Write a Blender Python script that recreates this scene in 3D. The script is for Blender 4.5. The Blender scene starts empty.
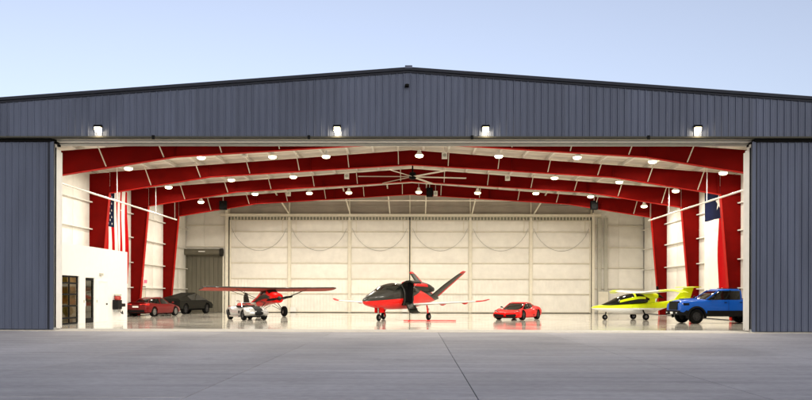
import bpy, bmesh, math, random
import numpy as np
from mathutils import Vector, Matrix, Quaternion
random.seed(7)
R = math.radians
sc = bpy.context.scene
col = sc.collection

# ------------------------------------------------------------------ camera
cd = bpy.data.cameras.new('camera')
cam = bpy.data.objects.new('camera', cd); col.objects.link(cam)
cd.sensor_width = 36.0; cd.lens = 35.91; cd.shift_y = 0.1176
cd.clip_start = 0.1; cd.clip_end = 6000
cam.matrix_world = (Matrix.Translation((0.35, -35.84, 1.6)) @ Matrix.Rotation(0.0123, 4, 'Z')
                    @ Matrix.Rotation(R(90), 4, 'X') @ Matrix.Rotation(0.0028, 4, 'Z'))
sc.camera = cam

# ------------------------------------------------------------------ sky, sun, exposure
SUN_EL, SUN_AZ = R(16), R(163)         # low veiled sun behind the camera, a little to the right
w = bpy.data.worlds.new('World'); sc.world = w; w.use_nodes = True
nt = w.node_tree
bg = nt.nodes['Background']
sky = nt.nodes.new('ShaderNodeTexSky'); sky.sky_type = 'NISHITA'; sky.sun_disc = False
sky.sun_elevation = SUN_EL; sky.sun_rotation = SUN_AZ
sky.altitude = 200; sky.air_density = 1.0; sky.dust_density = 3.0; sky.ozone_density = 3.0
hs = nt.nodes.new('ShaderNodeHueSaturation'); hs.inputs['Saturation'].default_value = .57; hs.inputs['Hue'].default_value = .513
nt.links.new(sky.outputs[0], hs.inputs['Color']); nt.links.new(hs.outputs[0], bg.inputs[0]); bg.inputs[1].default_value = 0.15
sd = bpy.data.lights.new('sun', 'SUN'); sd.energy = 0.5; sd.angle = R(42); sd.color = (1, .9, .8)
sun = bpy.data.objects.new('sun', sd); col.objects.link(sun)
sv = Vector((math.sin(SUN_AZ)*math.cos(SUN_EL), math.cos(SUN_AZ)*math.cos(SUN_EL), math.sin(SUN_EL)))
sun.rotation_mode = 'QUATERNION'; sun.rotation_quaternion = sv.to_track_quat('Z', 'Y')
sun.location = (30, -30, 20)
sc.view_settings.view_transform = 'Standard'; sc.view_settings.look = 'None'
sc.view_settings.exposure = 0.6; sc.view_settings.gamma = 1.0
sc.cycles.use_denoising = True
sc.cycles.max_bounces = 8; sc.cycles.diffuse_bounces = 5; sc.cycles.glossy_bounces = 4
sc.cycles.sample_clamp_indirect = 6.0
LAMP_W = 192.0        # each high-bay lamp
PACK_W = 24.0          # each wall lamp

# ------------------------------------------------------------------ materials
M = {}
def mat(name, c, rough=.5, metal=0., var=0., vscale=3., stretch=(1, 1, 1), bump=0., bscale=20., coat=0.,
        emit=None, estr=0., trans=0., objvar=0., alpha=1., spec=.5, rvar=0.):
    m = bpy.data.materials.new(name); m.use_nodes = True
    n = m.node_tree.nodes; l = m.node_tree.links
    p = n['Principled BSDF']
    p.inputs['Base Color'].default_value = (*c, 1)
    p.inputs['Roughness'].default_value = rough; p.inputs['Metallic'].default_value = metal
    p.inputs['Specular IOR Level'].default_value = spec
    if coat: p.inputs['Coat Weight'].default_value = coat; p.inputs['Coat Roughness'].default_value = .04
    if trans: p.inputs['Transmission Weight'].default_value = trans; p.inputs['IOR'].default_value = 1.2
    if emit: p.inputs['Emission Color'].default_value = (*emit, 1); p.inputs['Emission Strength'].default_value = estr
    if alpha < 1: p.inputs['Alpha'].default_value = alpha
    if var or bump or rvar or objvar:
        tc = n.new('ShaderNodeTexCoord'); mp = n.new('ShaderNodeMapping'); mp.inputs['Scale'].default_value = stretch
        l.new(tc.outputs['Object'], mp.inputs[0])
        oi = n.new('ShaderNodeObjectInfo')
        ad = n.new('ShaderNodeVectorMath'); ad.operation = 'ADD'
        sc_ = n.new('ShaderNodeVectorMath'); sc_.operation = 'SCALE'; sc_.inputs['Scale'].default_value = 37.
        cx = n.new('ShaderNodeCombineXYZ')
        for k in range(3): l.new(oi.outputs['Random'], cx.inputs[k])
        l.new(cx.outputs[0], sc_.inputs[0]); l.new(mp.outputs[0], ad.inputs[0]); l.new(sc_.outputs[0], ad.inputs[1])
    if var or rvar:
        nz = n.new('ShaderNodeTexNoise'); nz.inputs['Scale'].default_value = vscale; nz.inputs['Detail'].default_value = 6
        l.new(ad.outputs[0], nz.inputs['Vector'])
    if var or objvar:
        mr = n.new('ShaderNodeMapRange'); mr.inputs['From Min'].default_value = .3; mr.inputs['From Max'].default_value = .7
        mr.inputs['To Min'].default_value = 1-var; mr.inputs['To Max'].default_value = 1+var
        if var: l.new(nz.outputs['Fac'], mr.inputs['Value'])
        else: mr.inputs['Value'].default_value = .5
        om = n.new('ShaderNodeMapRange'); om.inputs['To Min'].default_value = 1-objvar; om.inputs['To Max'].default_value = 1+objvar
        l.new(oi.outputs['Random'], om.inputs['Value'])
        mu = n.new('ShaderNodeMath'); mu.operation = 'MULTIPLY'
        l.new(mr.outputs[0], mu.inputs[0]); l.new(om.outputs[0], mu.inputs[1])
        vm = n.new('ShaderNodeVectorMath'); vm.operation = 'SCALE'; vm.inputs[0].default_value = c
        l.new(mu.outputs[0], vm.inputs['Scale']); l.new(vm.outputs[0], p.inputs['Base Color'])
    if rvar:
        r2 = n.new('ShaderNodeMapRange'); r2.inputs['From Min'].default_value = .3; r2.inputs['From Max'].default_value = .7
        r2.inputs['To Min'].default_value = max(.01, rough-rvar); r2.inputs['To Max'].default_value = rough+rvar
        l.new(nz.outputs['Fac'], r2.inputs['Value']); l.new(r2.outputs[0], p.inputs['Roughness'])
    if bump:
        bz = n.new('ShaderNodeTexNoise'); bz.inputs['Scale'].default_value = bscale; bz.inputs['Detail'].default_value = 4
        l.new(ad.outputs[0], bz.inputs['Vector'])
        bp = n.new('ShaderNodeBump'); bp.inputs['Strength'].default_value = bump; bp.inputs['Distance'].default_value = .05
        l.new(bz.outputs['Fac'], bp.inputs['Height']); l.new(bp.outputs[0], p.inputs['Normal'])
    M[name] = m
    return m

mat('slate_metal', (.054, .064, .098), .68, spec=.22, var=.10, vscale=1.2, stretch=(1, 1, .25), objvar=.09, bump=.03, bscale=6)
mat('slate_trim', (.016, .018, .026), .75, spec=.15, var=.1)
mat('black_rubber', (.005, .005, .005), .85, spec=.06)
mat('black_paint', (.006, .006, .006), .8, spec=.05)
mat('white_liner', (.74, .73, .70), .5, var=.05, vscale=2, bump=.04, bscale=3)
mat('insulation', (.77, .745, .685), .48, var=.05, vscale=1.6, bump=.5, bscale=2.2, objvar=.04)
mat('roof_insulation', (.74, .70, .62), .55, var=.07, vscale=.8, bump=.35, bscale=2.0)
mat('brace_cream', (.52, .47, .38), .5)  # cream steel darkened, the braces' shade put into the colour
mat('shaded_band', (.40, .36, .28), .6)  # insulation bands, tone darkened in place of purlin shadows
mat('white_steel', (.74, .72, .66), .45, var=.05)
mat('cream_steel', (.70, .66, .55), .45, var=.06, objvar=.04)
mat('shaded_panel', (.40, .36, .31), .6, var=.1, vscale=.8)  # rear gable insulation with its shade put into the colour
mat('door_gap', (.24, .24, .19), .6)
mat('red_steel', (.128, .0012, .0005), .7, spec=.06, var=.12, vscale=1.5)
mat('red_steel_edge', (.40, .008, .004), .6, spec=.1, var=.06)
mat('galvanised', (.36, .37, .36), .42, .6, var=.12, vscale=4)
mat('track_steel', (.24, .235, .19), .45, .3, var=.15, vscale=2)
mat('dark_flashing', (.045, .043, .035), .8, spec=.08)
mat('epoxy', (.52, .49, .43), .09, var=.06, vscale=.7, rvar=.04, spec=.7)
mat('concrete_sill', (.50, .45, .38), .7, var=.12, vscale=5, bump=.1)
mat('joint', (.075, .07, .07), .9, var=.2)
mat('soil', (.16, .155, .15), .9, var=.2, vscale=.3)
mat('roller_steel', (.12, .11, .082), .6, 0, spec=.25, var=.1, vscale=2, stretch=(3, 3, .4), objvar=.05)
mat('roller_dark', (.02, .019, .016), .6, spec=.2)
mat('office_white', (.80, .79, .77), .45, var=.02)
mat('glass_dark', (.02, .022, .02), .04, 0, spec=.7)
mat('pale_panel', (.52, .36, .20), .5, var=.2, vscale=3)
mat('lit_room', (.60, .46, .08), .6, var=.35, vscale=3)
mat('flag_red', (.42, .004, .006), .9, spec=.05, var=.06)
mat('flag_white', (.78, .76, .72), .8, var=.04)
mat('flag_navy', (.008, .011, .036), .9, spec=.05)
mat('lamp_lens', (1, .95, .85), .4, emit=(1, .82, .50), estr=6)
mat('pack_lens', (1, .95, .85), .4, emit=(1, .82, .48), estr=3.5)
mat('tyre', (.005, .005, .005), .85, spec=.08)
mat('rim_dark', (.035, .035, .038), .4, .6)
mat('rim_silver', (.28, .28, .28), .3, .8)
mat('sport_red', (.62, .003, .002), .3, coat=.18, spec=.12)
mat('sedan_red', (.13, .002, .003), .3, coat=.25, spec=.15)
mat('roadster_silver', (.42, .42, .42), .28, .6, coat=.4)
mat('truck_blue', (.002, .085, .46), .3, coat=.2, spec=.15)
mat('plastic_black', (.006, .006, .006), .65, spec=.12)
mat('car_glass', (.006, .007, .006), .05, spec=.3)
mat('tail_lamp', (.5, .01, .01), .2, emit=(1, .05, .03), estr=.3)
mat('head_lamp', (.75, .76, .78), .08, .2, coat=1)
mat('number_plate', (.8, .8, .78), .5)
mat('matte_grey', (.011, .0105, .008), .6, 0, spec=.1, var=.08)
mat('plane_red', (.58, .004, .003), .35, coat=.18, spec=.12)
mat('plane_dark', (.012, .012, .009), .4, coat=.12, spec=.18)
mat('plane_white', (.74, .73, .70), .35, coat=.3)
mat('wing_fabric', (.38, .06, .04), .6, spec=.2)
mat('plane_yellow', (.66, .80, .004), .35, coat=.3, spec=.25)
mat('chrome', (.6, .6, .6), .18, 1.)
mat('leather_red', (.35, .03, .02), .5)
mat('sign_red', (.5, .01, .01), .4, emit=(1, .05, .08), estr=2.0)
mat('flat_grey', (.42, .41, .35), .5, var=.08)

# apron concrete: wet-cured slabs with broad trowel clouds, tyre scuffs and fine grain
def apron_mat():
    m = bpy.data.materials.new('apron_concrete'); m.use_nodes = True
    n = m.node_tree.nodes; l = m.node_tree.links; p = n['Principled BSDF']
    g = n.new('ShaderNodeNewGeometry'); oi = n.new('ShaderNodeObjectInfo')
    def noise(scale, det, st, dist=0):
        mp = n.new('ShaderNodeMapping'); mp.inputs['Scale'].default_value = st
        l.new(g.outputs['Position'], mp.inputs[0])
        z = n.new('ShaderNodeTexNoise'); z.inputs['Scale'].default_value = scale; z.inputs['Detail'].default_value = det
        z.inputs['Distortion'].default_value = dist
        l.new(mp.outputs[0], z.inputs['Vector']); return z
    def rng(src, a, b, lo=.3, hi=.7):
        r = n.new('ShaderNodeMapRange'); r.inputs['From Min'].default_value = lo; r.inputs['From Max'].default_value = hi
        r.inputs['To Min'].default_value = a; r.inputs['To Max'].default_value = b
        l.new(src, r.inputs['Value']); return r.outputs[0]
    def mul(a, b):
        q = n.new('ShaderNodeMath'); q.operation = 'MULTIPLY'; l.new(a, q.inputs[0]); l.new(b, q.inputs[1]); return q.outputs[0]
    f = mul(rng(noise(.22, 5, (1, .8, 1), .6).outputs['Fac'], .82, 1.14), rng(noise(1.3, 7, (.2, 1.8, 1), .3).outputs['Fac'], .85, 1.14))
    f = mul(f, rng(noise(9, 8, (.6, 1.4, 1)).outputs['Fac'], .86, 1.13))
    f = mul(f, rng(noise(90, 3, (1, 1, 1)).outputs['Fac'], .93, 1.07))
    f = mul(f, rng(oi.outputs['Random'], .93, 1.05, 0, 1))
    # sparse dark oil drips
    v = n.new('ShaderNodeTexVoronoi'); v.inputs['Scale'].default_value = .42; l.new(g.outputs['Position'], v.inputs['Vector'])
    f = mul(f, rng(v.outputs['Distance'], .80, 1.0, .02, .11))
    sc_ = n.new('ShaderNodeVectorMath'); sc_.operation = 'SCALE'; sc_.inputs[0].default_value = (.338, .322, .330)
    l.new(f, sc_.inputs['Scale']); l.new(sc_.outputs[0], p.inputs['Base Color'])
    l.new(rng(noise(.5, 5, (.6, 1.2, 1)).outputs['Fac'], .66, .82), p.inputs['Roughness']); p.inputs['Specular IOR Level'].default_value = .35
    bp = n.new('ShaderNodeBump'); bp.inputs['Strength'].default_value = .25; bp.inputs['Distance'].default_value = .01
    l.new(noise(40, 6, (1, 1, 1)).outputs['Fac'], bp.inputs['Height']); l.new(bp.outputs[0], p.inputs['Normal'])
    M['apron'] = m
apron_mat()

# two-tone paint: a painted dividing line on the airframe, in the airframe's own coordinates
def two_tone(name, upper, lower, a, b, rough=.35, coat=.3, c2=None, line2=None):
    """upper colour where z > a + b*x (object space)"""
    m = bpy.data.materials.new(name); m.use_nodes = True
    n = m.node_tree.nodes; l = m.node_tree.links; p = n['Principled BSDF']
    p.inputs['Roughness'].default_value = rough; p.inputs['Coat Weight'].default_value = coat; p.inputs['Specular IOR Level'].default_value = .22
    tc = n.new('ShaderNodeTexCoord'); s = n.new('ShaderNodeSeparateXYZ'); l.new(tc.outputs['Object'], s.inputs[0])
    mx = n.new('ShaderNodeMath'); mx.operation = 'MULTIPLY_ADD'; mx.inputs[1].default_value = -b; mx.inputs[2].default_value = -a
    l.new(s.outputs[0], mx.inputs[0])
    ad = n.new('ShaderNodeMath'); ad.operation = 'ADD'; l.new(mx.outputs[0], ad.inputs[0]); l.new(s.outputs[2], ad.inputs[1])
    gt = n.new('ShaderNodeMath'); gt.operation = 'GREATER_THAN'; gt.inputs[1].default_value = 0; l.new(ad.outputs[0], gt.inputs[0])
    if line2:
        m3 = n.new('ShaderNodeMath'); m3.operation = 'MULTIPLY_ADD'; m3.inputs[1].default_value = -line2[1]; m3.inputs[2].default_value = -line2[0]
        l.new(s.outputs[0], m3.inputs[0])
        a3 = n.new('ShaderNodeMath'); a3.operation = 'ADD'; l.new(m3.outputs[0], a3.inputs[0]); l.new(s.outputs[2], a3.inputs[1])
        g3 = n.new('ShaderNodeMath'); g3.operation = 'GREATER_THAN'; g3.inputs[1].default_value = 0; l.new(a3.outputs[0], g3.inputs[0])
        g4 = n.new('ShaderNodeMath'); g4.operation = 'MULTIPLY'; l.new(gt.outputs[0], g4.inputs[0]); l.new(g3.outputs[0], g4.inputs[1]); gt = g4
    mi = n.new('ShaderNodeMix'); mi.data_type = 'RGBA'
    mi.inputs[6].default_value = (*lower, 1); mi.inputs[7].default_value = (*upper, 1)
    l.new(gt.outputs[0], mi.inputs[0])
    out = mi.outputs[2]
    if c2:   # aft swoosh: third colour where x < c2[0] + c2[1]*z and below the line c2[2]
        q = n.new('ShaderNodeMath'); q.operation = 'MULTIPLY_ADD'; q.inputs[1].default_value = c2[1]; q.inputs[2].default_value = c2[0]
        l.new(s.outputs[2], q.inputs[0])
        lt = n.new('ShaderNodeMath'); lt.operation = 'LESS_THAN'; l.new(s.outputs[0], lt.inputs[0]); l.new(q.outputs[0], lt.inputs[1])
        m2 = n.new('ShaderNodeMix'); m2.data_type = 'RGBA'; l.new(lt.outputs[0], m2.inputs[0])
        l.new(out, m2.inputs[6]); m2.inputs[7].default_value = (*c2[2], 1); out = m2.outputs[2]
    l.new(out, p.inputs['Base Color'])
    M[name] = m
two_tone('jet_paint', (.016, .016, .013), (.64, .006, .004), 1.50, -.055, c2=(-8.3, 3.6, (.026, .025, .020)), line2=(1.60, -.26))
two_tone('amphibian_paint', (.66, .80, .004), (.76, .76, .74), .79, -.0)

# ------------------------------------------------------------------ mesh helpers
class MB:
    def __init__(s): s.v = []; s.f = []
    def add(s, vs, fs):
        o = len(s.v); s.v += [tuple(map(float, p)) for p in vs]; s.f += [tuple(i+o for i in f) for f in fs]; return s
    def box(s, x0, x1, y0, y1, z0, z1):
        return s.add([(x0,y0,z0),(x1,y0,z0),(x1,y1,z0),(x0,y1,z0),(x0,y0,z1),(x1,y0,z1),(x1,y1,z1),(x0,y1,z1)],
                     [(0,3,2,1),(4,5,6,7),(0,1,5,4),(1,2,6,5),(2,3,7,6),(3,0,4,7)])
    def prism(s, poly, axis, a, b):
        """poly: 2D points; extruded along axis ('x','y','z') from a to b"""
        k = len(poly)
        def P(u, t):
            return {'x': (t, u[0], u[1]), 'y': (u[0], t, u[1]), 'z': (u[0], u[1], t)}[axis]
        vs = [P(u, a) for u in poly] + [P(u, b) for u in poly]
        fs = [tuple(range(k)), tuple(range(2*k-1, k-1, -1))] + [(i, (i+1) % k, (i+1) % k + k, i+k) for i in range(k)]
        return s.add(vs, fs)
    def cyl(s, p0, p1, r0, r1=None, n=10, cap=True):
        r1 = r0 if r1 is None else r1
        p0 = Vector(p0); p1 = Vector(p1); d = (p1-p0).normalized()
        a = d.orthogonal().normalized(); b = d.cross(a)
        vs = []
        for p, r in ((p0, r0), (p1, r1)):
            vs += [p + (a*math.cos(t) + b*math.sin(t))*r for t in [2*math.pi*i/n for i in range(n)]]
        fs = [(i, (i+1) % n, (i+1) % n+n, i+n) for i in range(n)]
        if cap: fs += [tuple(range(n-1, -1, -1)), tuple(range(n, 2*n))]
        return s.add(vs, fs)
    def bar(s, p0, p1, wd, th, up=(0, 0, 1)):
        """rectangular bar from p0 to p1"""
        p0 = Vector(p0); p1 = Vector(p1); d = (p1-p0).normalized()
        a = d.cross(Vector(up))
        a = a.normalized() if a.length > 1e-4 else d.orthogonal().normalized()
        b = d.cross(a).normalized()
        vs = [p + a*i*wd/2 + b*j*th/2 for p in (p0, p1) for i, j in ((-1,-1),(1,-1),(1,1),(-1,1))]
        return s.add(vs, [(0,1,2,3),(7,6,5,4),(0,4,5,1),(1,5,6,2),(2,6,7,3),(3,7,4,0)])
    def tube(s, pts, r, n=6):
        for i in range(len(pts)-1): s.cyl(pts[i], pts[i+1], r, n=n)
        return s
    def lathe(s, prof, c=(0, 0, 0), axis='z', n=20, cap=True):
        """prof: (r, t) along axis"""
        vs = []
        for r, t in prof:
            for i in range(n):
                a = 2*math.pi*i/n; u, q = r*math.cos(a), r*math.sin(a)
                p = {'z': (u, q, t), 'y': (u, t, q), 'x': (t, u, q)}[axis]
                vs.append((p[0]+c[0], p[1]+c[1], p[2]+c[2]))
        m = len(prof)
        fs = [(j*n+i, j*n+(i+1) % n, (j+1)*n+(i+1) % n, (j+1)*n+i) for j in range(m-1) for i in range(n)]
        if cap: fs += [tuple(range(n)), tuple(range((m-1)*n, m*n))]
        elif cap is False: fs += [((m-1)*n+i, (m-1)*n+(i+1) % n, (i+1) % n, i) for i in range(n)]
        return s.add(vs, fs)
    def loft(s, rings, cap=True):
        k = len(rings[0]); vs = [p for r in rings for p in r]; m = len(rings)
        fs = [(j*k+i, j*k+(i+1) % k, (j+1)*k+(i+1) % k, (j+1)*k+i) for j in range(m-1) for i in range(k)]
        if cap: fs += [tuple(range(k-1, -1, -1)), tuple(range((m-1)*k, m*k))]
        return s.add(vs, fs)
    def grid(s, rows):
        k = len(rows[0]); vs = [p for r in rows for p in r]
        return s.add(vs, [(j*k+i, j*k+i+1, (j+1)*k+i+1, (j+1)*k+i) for j in range(len(rows)-1) for i in range(k-1)])
    def sphere(s, c, rx, ry=None, rz=None, nu=14, nv=8):
        ry = rx if ry is None else ry; rz = rx if rz is None else rz
        rings = []
        for j in range(1, nv):
            t = math.pi*j/nv
            rings.append([(c[0]+rx*math.sin(t)*math.cos(2*math.pi*i/nu), c[1]+ry*math.sin(t)*math.sin(2*math.pi*i/nu), c[2]-rz*math.cos(t)) for i in range(nu)])
        return s.loft(rings)
    def build(s, name, m, parent=None, smooth=None, recalc=True):
        me = bpy.data.meshes.new(name); me.from_pydata(s.v, [], s.f)
        if recalc:
            bm = bmesh.new(); bm.from_mesh(me)
            bmesh.ops.recalc_face_normals(bm, faces=bm.faces); bm.to_mesh(me); bm.free()
        if smooth:
            for p in me.polygons: p.use_smooth = True
            me.set_sharp_from_angle(angle=R(smooth))
        me.materials.append(M[m] if isinstance(m, str) else m)
        o = bpy.data.objects.new(name, me); col.objects.link(o)
        if parent: o.parent = parent
        return o
def empty(name, loc=(0, 0, 0), rz=0):
    o = bpy.data.objects.new(name, None); col.objects.link(o)
    o.location = loc; o.rotation_euler = (0, 0, rz); o.empty_display_size = .3
    return o
def tag(o, label=None, cat=None, group=None, kind=None):
    if label: o['label'] = label
    if cat: o['category'] = cat
    if group: o['group'] = group
    if kind: o['kind'] = kind
    return o
def copy_tree(o, parent=None):
    c = o.copy(); col.objects.link(c); c.parent = parent
    for ch in list(o.children): copy_tree(ch, c)
    return c
def dup(o, parent, loc):
    c = o.copy(); col.objects.link(c); c.parent = parent; c.location = loc; return c
def cut(obj, cutters):
    """boolean-subtract cutter builders from obj, applied"""
    ts = []
    for mb in cutters:
        t = mb.build('cutter_tmp', 'black_paint'); ts.append(t)
        t.parent = obj.parent
        md = obj.modifiers.new('b', 'BOOLEAN'); md.object = t; md.operation = 'DIFFERENCE'; md.solver = 'EXACT'
    bpy.context.view_layer.update()
    dg = bpy.context.evaluated_depsgraph_get()
    me = bpy.data.meshes.new_from_object(obj.evaluated_get(dg))
    obj.modifiers.clear(); old = obj.data; obj.data = me; bpy.data.meshes.remove(old)
    me.materials.clear(); me.materials.append(obj_mat[obj.name])
    for t in ts: bpy.data.objects.remove(t)
obj_mat = {}
def pchip(xs, ys, q):
    xs = np.array(xs, float); ys = np.array(ys, float)
    if xs[0] > xs[-1]: xs = xs[::-1]; ys = ys[::-1]
    h = np.diff(xs); d = np.diff(ys)/h; m = np.zeros_like(ys)
    for i in range(1, len(xs)-1):
        if d[i-1]*d[i] > 0:
            w1 = 2*h[i]+h[i-1]; w2 = h[i]+2*h[i-1]; m[i] = (w1+w2)/(w1/d[i-1]+w2/d[i])
    m[0] = d[0]; m[-1] = d[-1]
    q = np.asarray(q, float); i = np.clip(np.searchsorted(xs, q)-1, 0, len(xs)-2)
    t = (q-xs[i])/h[i]
    return (2*t**3-3*t**2+1)*ys[i]+(t**3-2*t**2+t)*h[i]*m[i]+(-2*t**3+3*t**2)*ys[i+1]+(t**3-t**2)*h[i]*m[i+1]

# ================================================================== SETTING
W = 21.2; YB = 38.5; ZR = 11.2; PITCH = .0735      # half width, back wall, inner ridge, roof slope
WS = {-1: 20.9, 1: 21.25}
def roof_z(x): return ZR - PITCH*abs(x)
HEAD = 8.6                                         # underside of the front header
XL, XR = -15.8, 15.2                               # clear opening

g = MB(); g.box(-2500, 2500, -1200, 3000, -.6, -.045)
tag(g.build('ground', 'soil'), kind='structure')
# apron slab field: joint bed below, slabs as pieces
PS = 4.57
apron = tag(MB().box(-64, 64, -55, -.36, -.04, -.022).build('apron', 'joint'), kind='structure')
slab_cache = {}
x0s = [4.55/2 - .95 + PS*(k-8) for k in range(16)]
for j in range(9):
    yb = -.37 - PS*j; yd = PS - .012
    if j == 0: pass
    for k in range(16):
        if j > 6 and abs(k-7.5) > 5: continue
        o = slab_cache.get('s')
        if o is None:
            mb = MB(); a, b, c = PS-.013, PS-.013, .006
            ring = lambda i, z: [(i, i, z), (a-i, i, z), (a-i, b-i, z), (i, b-i, z)]
            mb.loft([ring(0, -.02), ring(0, -c), ring(c, 0)])
            o = mb.build('concrete_slab', 'apron', apron); slab_cache['s'] = o
            o.location = (x0s[k], yb-PS, 0)
        else: dup(o, apron, (x0s[k], yb-PS, random.uniform(-.002, .002)))
sill = tag(MB().box(-22.5, 22.5, -.355, 1.95, -.3, .015).build('door_sill', 'concrete_sill'), kind='structure')
floor = tag(MB().box(-W, W, 1.955, YB, -.3, .012).build('hangar_floor', 'epoxy'), kind='structure')
for yy in (.35, .95, 1.55):
    MB().box(-21, 21, yy-.03, yy+.03, .0155, .022).build('floor_rail', 'galvanised', sill)

# ================================================================== HANGAR
H = empty('hangar'); tag(H, 'large slate blue metal aircraft hangar with its wide front door open', 'hangar')

# ---- ribbed cladding sheets
def rib_profile(n=3, pitch=.3048):
    pts = [(0, 0)]
    for i in range(n):
        c = (i+.5)*pitch
        pts += [(c-.105, 0), (c-.098, -.008), (c-.075, -.008), (c-.068, 0),
                (c-.040, 0), (c-.017, -.044), (c+.017, -.044), (c+.040, 0),
                (c+.068, 0), (c+.075, -.008), (c+.098, -.008), (c+.105, 0)]
    pts.append((n*pitch, 0)); return pts
PROF = rib_profile()
def cladding(parent, x0, x1, y, z0, ztop, m='slate_metal', flip=1):
    """one object per three-rib sheet on a wall facing -Y, top edge follows ztop(x)"""
    n = int(math.ceil((x1-x0)/.9144 - 1e-6))
    for k in range(n):
        a = x0 + k*.9144
        pr = [(px, py) for px, py in PROF if a+px <= x1+1e-6]
        if len(pr) < 3: continue
        mb = MB()
        mb.grid([[(a+px+.001, y+py*flip, z0) for px, py in pr], [(a+px+.001, y+py*flip, ztop(a+px)) for px, py in pr]])
        mb.build('cladding_sheet', m, parent, recalc=False)

# ---- front header wall
hw = MB()
hw.prism([(-21.4, HEAD), (21.4, HEAD), (21.4, roof_z(21.4)+.32), (0, ZR+.32), (-21.4, roof_z(21.4)+.32)], 'y', .02, .14)
header = hw.build('front_header_wall', 'slate_trim', H)
cladding(header, -21.4, 21.4, -.0, HEAD+.03, lambda x: roof_z(x)+.30)
# drip flashing along the header bottom and rake trim along the roof edge
MB().box(-21.45, 21.45, -.10, .015, HEAD-.04, HEAD+.028).build('drip_flashing', 'dark_flashing', header)
for s in (-1, 1):
    r_ = MB()
    zt = lambda x: roof_z(x)
    r_.prism([(0, ZR+.47), (s*21.7, roof_z(21.7)+.47), (s*21.7, roof_z(21.7)+.34), (0, ZR+.34)], 'y', -.16, .25)
    r_.build('rake_trim', 'slate_trim', header)
    l_ = MB(); l_.prism([(0, ZR+.335), (s*21.7, roof_z(21.7)+.335), (s*21.7, roof_z(21.7)+.25), (0, ZR+.25)], 'y', -.075, -.045)
    l_.build('rake_flashing', 'slate_trim', header)
MB().box(-.16, .16, -.19, .3, ZR+.40, ZR+.53).build('ridge_cap', 'slate_metal', header)
# soffit with three door tracks
sf = MB().box(-21.3, 21.3, .145, 2.05, HEAD+.09, HEAD+.15).build('header_soffit', 'track_steel', H)
for k, yy in enumerate((.35, .95, 1.55)):
    t = MB()
    t.box(-21.2, 21.2, yy-.16, yy-.13, HEAD-.04, HEAD+.088); t.box(-21.2, 21.2, yy+.13, yy+.16, HEAD-.04, HEAD+.088)
    t.box(-21.2, 21.2, yy-.128, yy-.05, HEAD-.04, HEAD-.028); t.box(-21.2, 21.2, yy+.05, yy+.128, HEAD-.04, HEAD-.028)
    t.build('door_track', ('track_steel', 'white_steel', 'galvanised')[k], sf)
MB().box(-21.2, 21.2, 1.85, 2.0, HEAD-.03, HEAD+.088).build('header_beam', 'galvanised', sf)
for px in (-11.3, -4.4, 2.8, 10.55):
    MB().box(px-.06, px+.06, -.15, -.102, HEAD-.11, HEAD+.06).build('door_stop', 'black_paint', header)
# little camera under the ridge
ob = MB(); ob.box(-.16, .02, -.22, -.03, 10.80, 10.90); ob.cyl((-.07, -.22, 10.85), (-.07, -.3, 10.85), .05)
tag(ob.build('security_camera', 'black_paint'), 'small dark camera fixed high on the ribbed gable below the ridge', 'camera')

# ---- sliding front door leaves, stacked open at both sides
for side in (-1, 1):
    edge = (-15.95, -16.10, -16.30) if side < 0 else (15.30, 15.42, 15.58)
    for k, yy in enumerate((.35, .95, 1.55)):
        e = edge[k]
        x0, x1 = (-21.3, e) if side < 0 else (e, 21.3)
        leaf = MB().box(x0, x1, yy-.10, yy+.10, .03, HEAD-.14)
        L = leaf.build('front_door_leaf', 'white_liner' if k else 'slate_trim', H)
        if k == 0:
            # framed outer face of ribbed sheets
            xa, xb = (x0, x1-.16) if side < 0 else (x0+.16, x1)
            cladding(L, xa, xb, yy-.105, .06, lambda x: HEAD-.15)
            MB().box(x0, x1, .15, .235, HEAD-.17, HEAD-.045).build('seal_and_shade', 'black_rubber', L)  # brush seal and the header's shade together, as one black strip
            xe = x1 if side < 0 else x0
            MB().box(xe-.08, xe+.075, yy-.165, yy-.102, .04, HEAD-.15).build('edge_trim', 'slate_metal', L)
        xe = x1 if side < 0 else x0
        s_ = 1 if side < 0 else -1
        MB().box(min(xe+.002*s_, xe+.03*s_), max(xe+.002*s_, xe+.03*s_), yy-.115, yy-.03, .04, HEAD-.3).build('rubber_seal', 'black_rubber', L)
        if k:
            MB().box(min(xe+.002*s_, xe+.02*s_), max(xe+.002*s_, xe+.02*s_), yy-.025, yy+.47, .05, HEAD-.35).build('edge_plate', 'white_liner', L)
        # black roller carrier at the head
        MB().box(min(xe, xe-.18*s_)-.02, max(xe, xe-.18*s_)+.08*s_*(s_ > 0)+.02, yy-.12, yy+.12, HEAD-.138, HEAD-.045).build('roller_carrier', 'black_paint', L)
        if k == 2:   # looped pull cable hanging on the inner leaf edge
            pts = [(xe+.05*s_, yy+.05+.05*math.sin(t*3.2), 6.9-t*.55) for t in [i*.25 for i in range(9)]]
            MB().tube(pts, .018).build('pull_cable', 'galvanised', L)
        if k != 1: MB().box(min(xe+.03*s_, xe+.12*s_), max(xe+.03*s_, xe+.12*s_), yy-.12, yy+.12, .023, .13).build('floor_shoe', 'galvanised', L)

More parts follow.
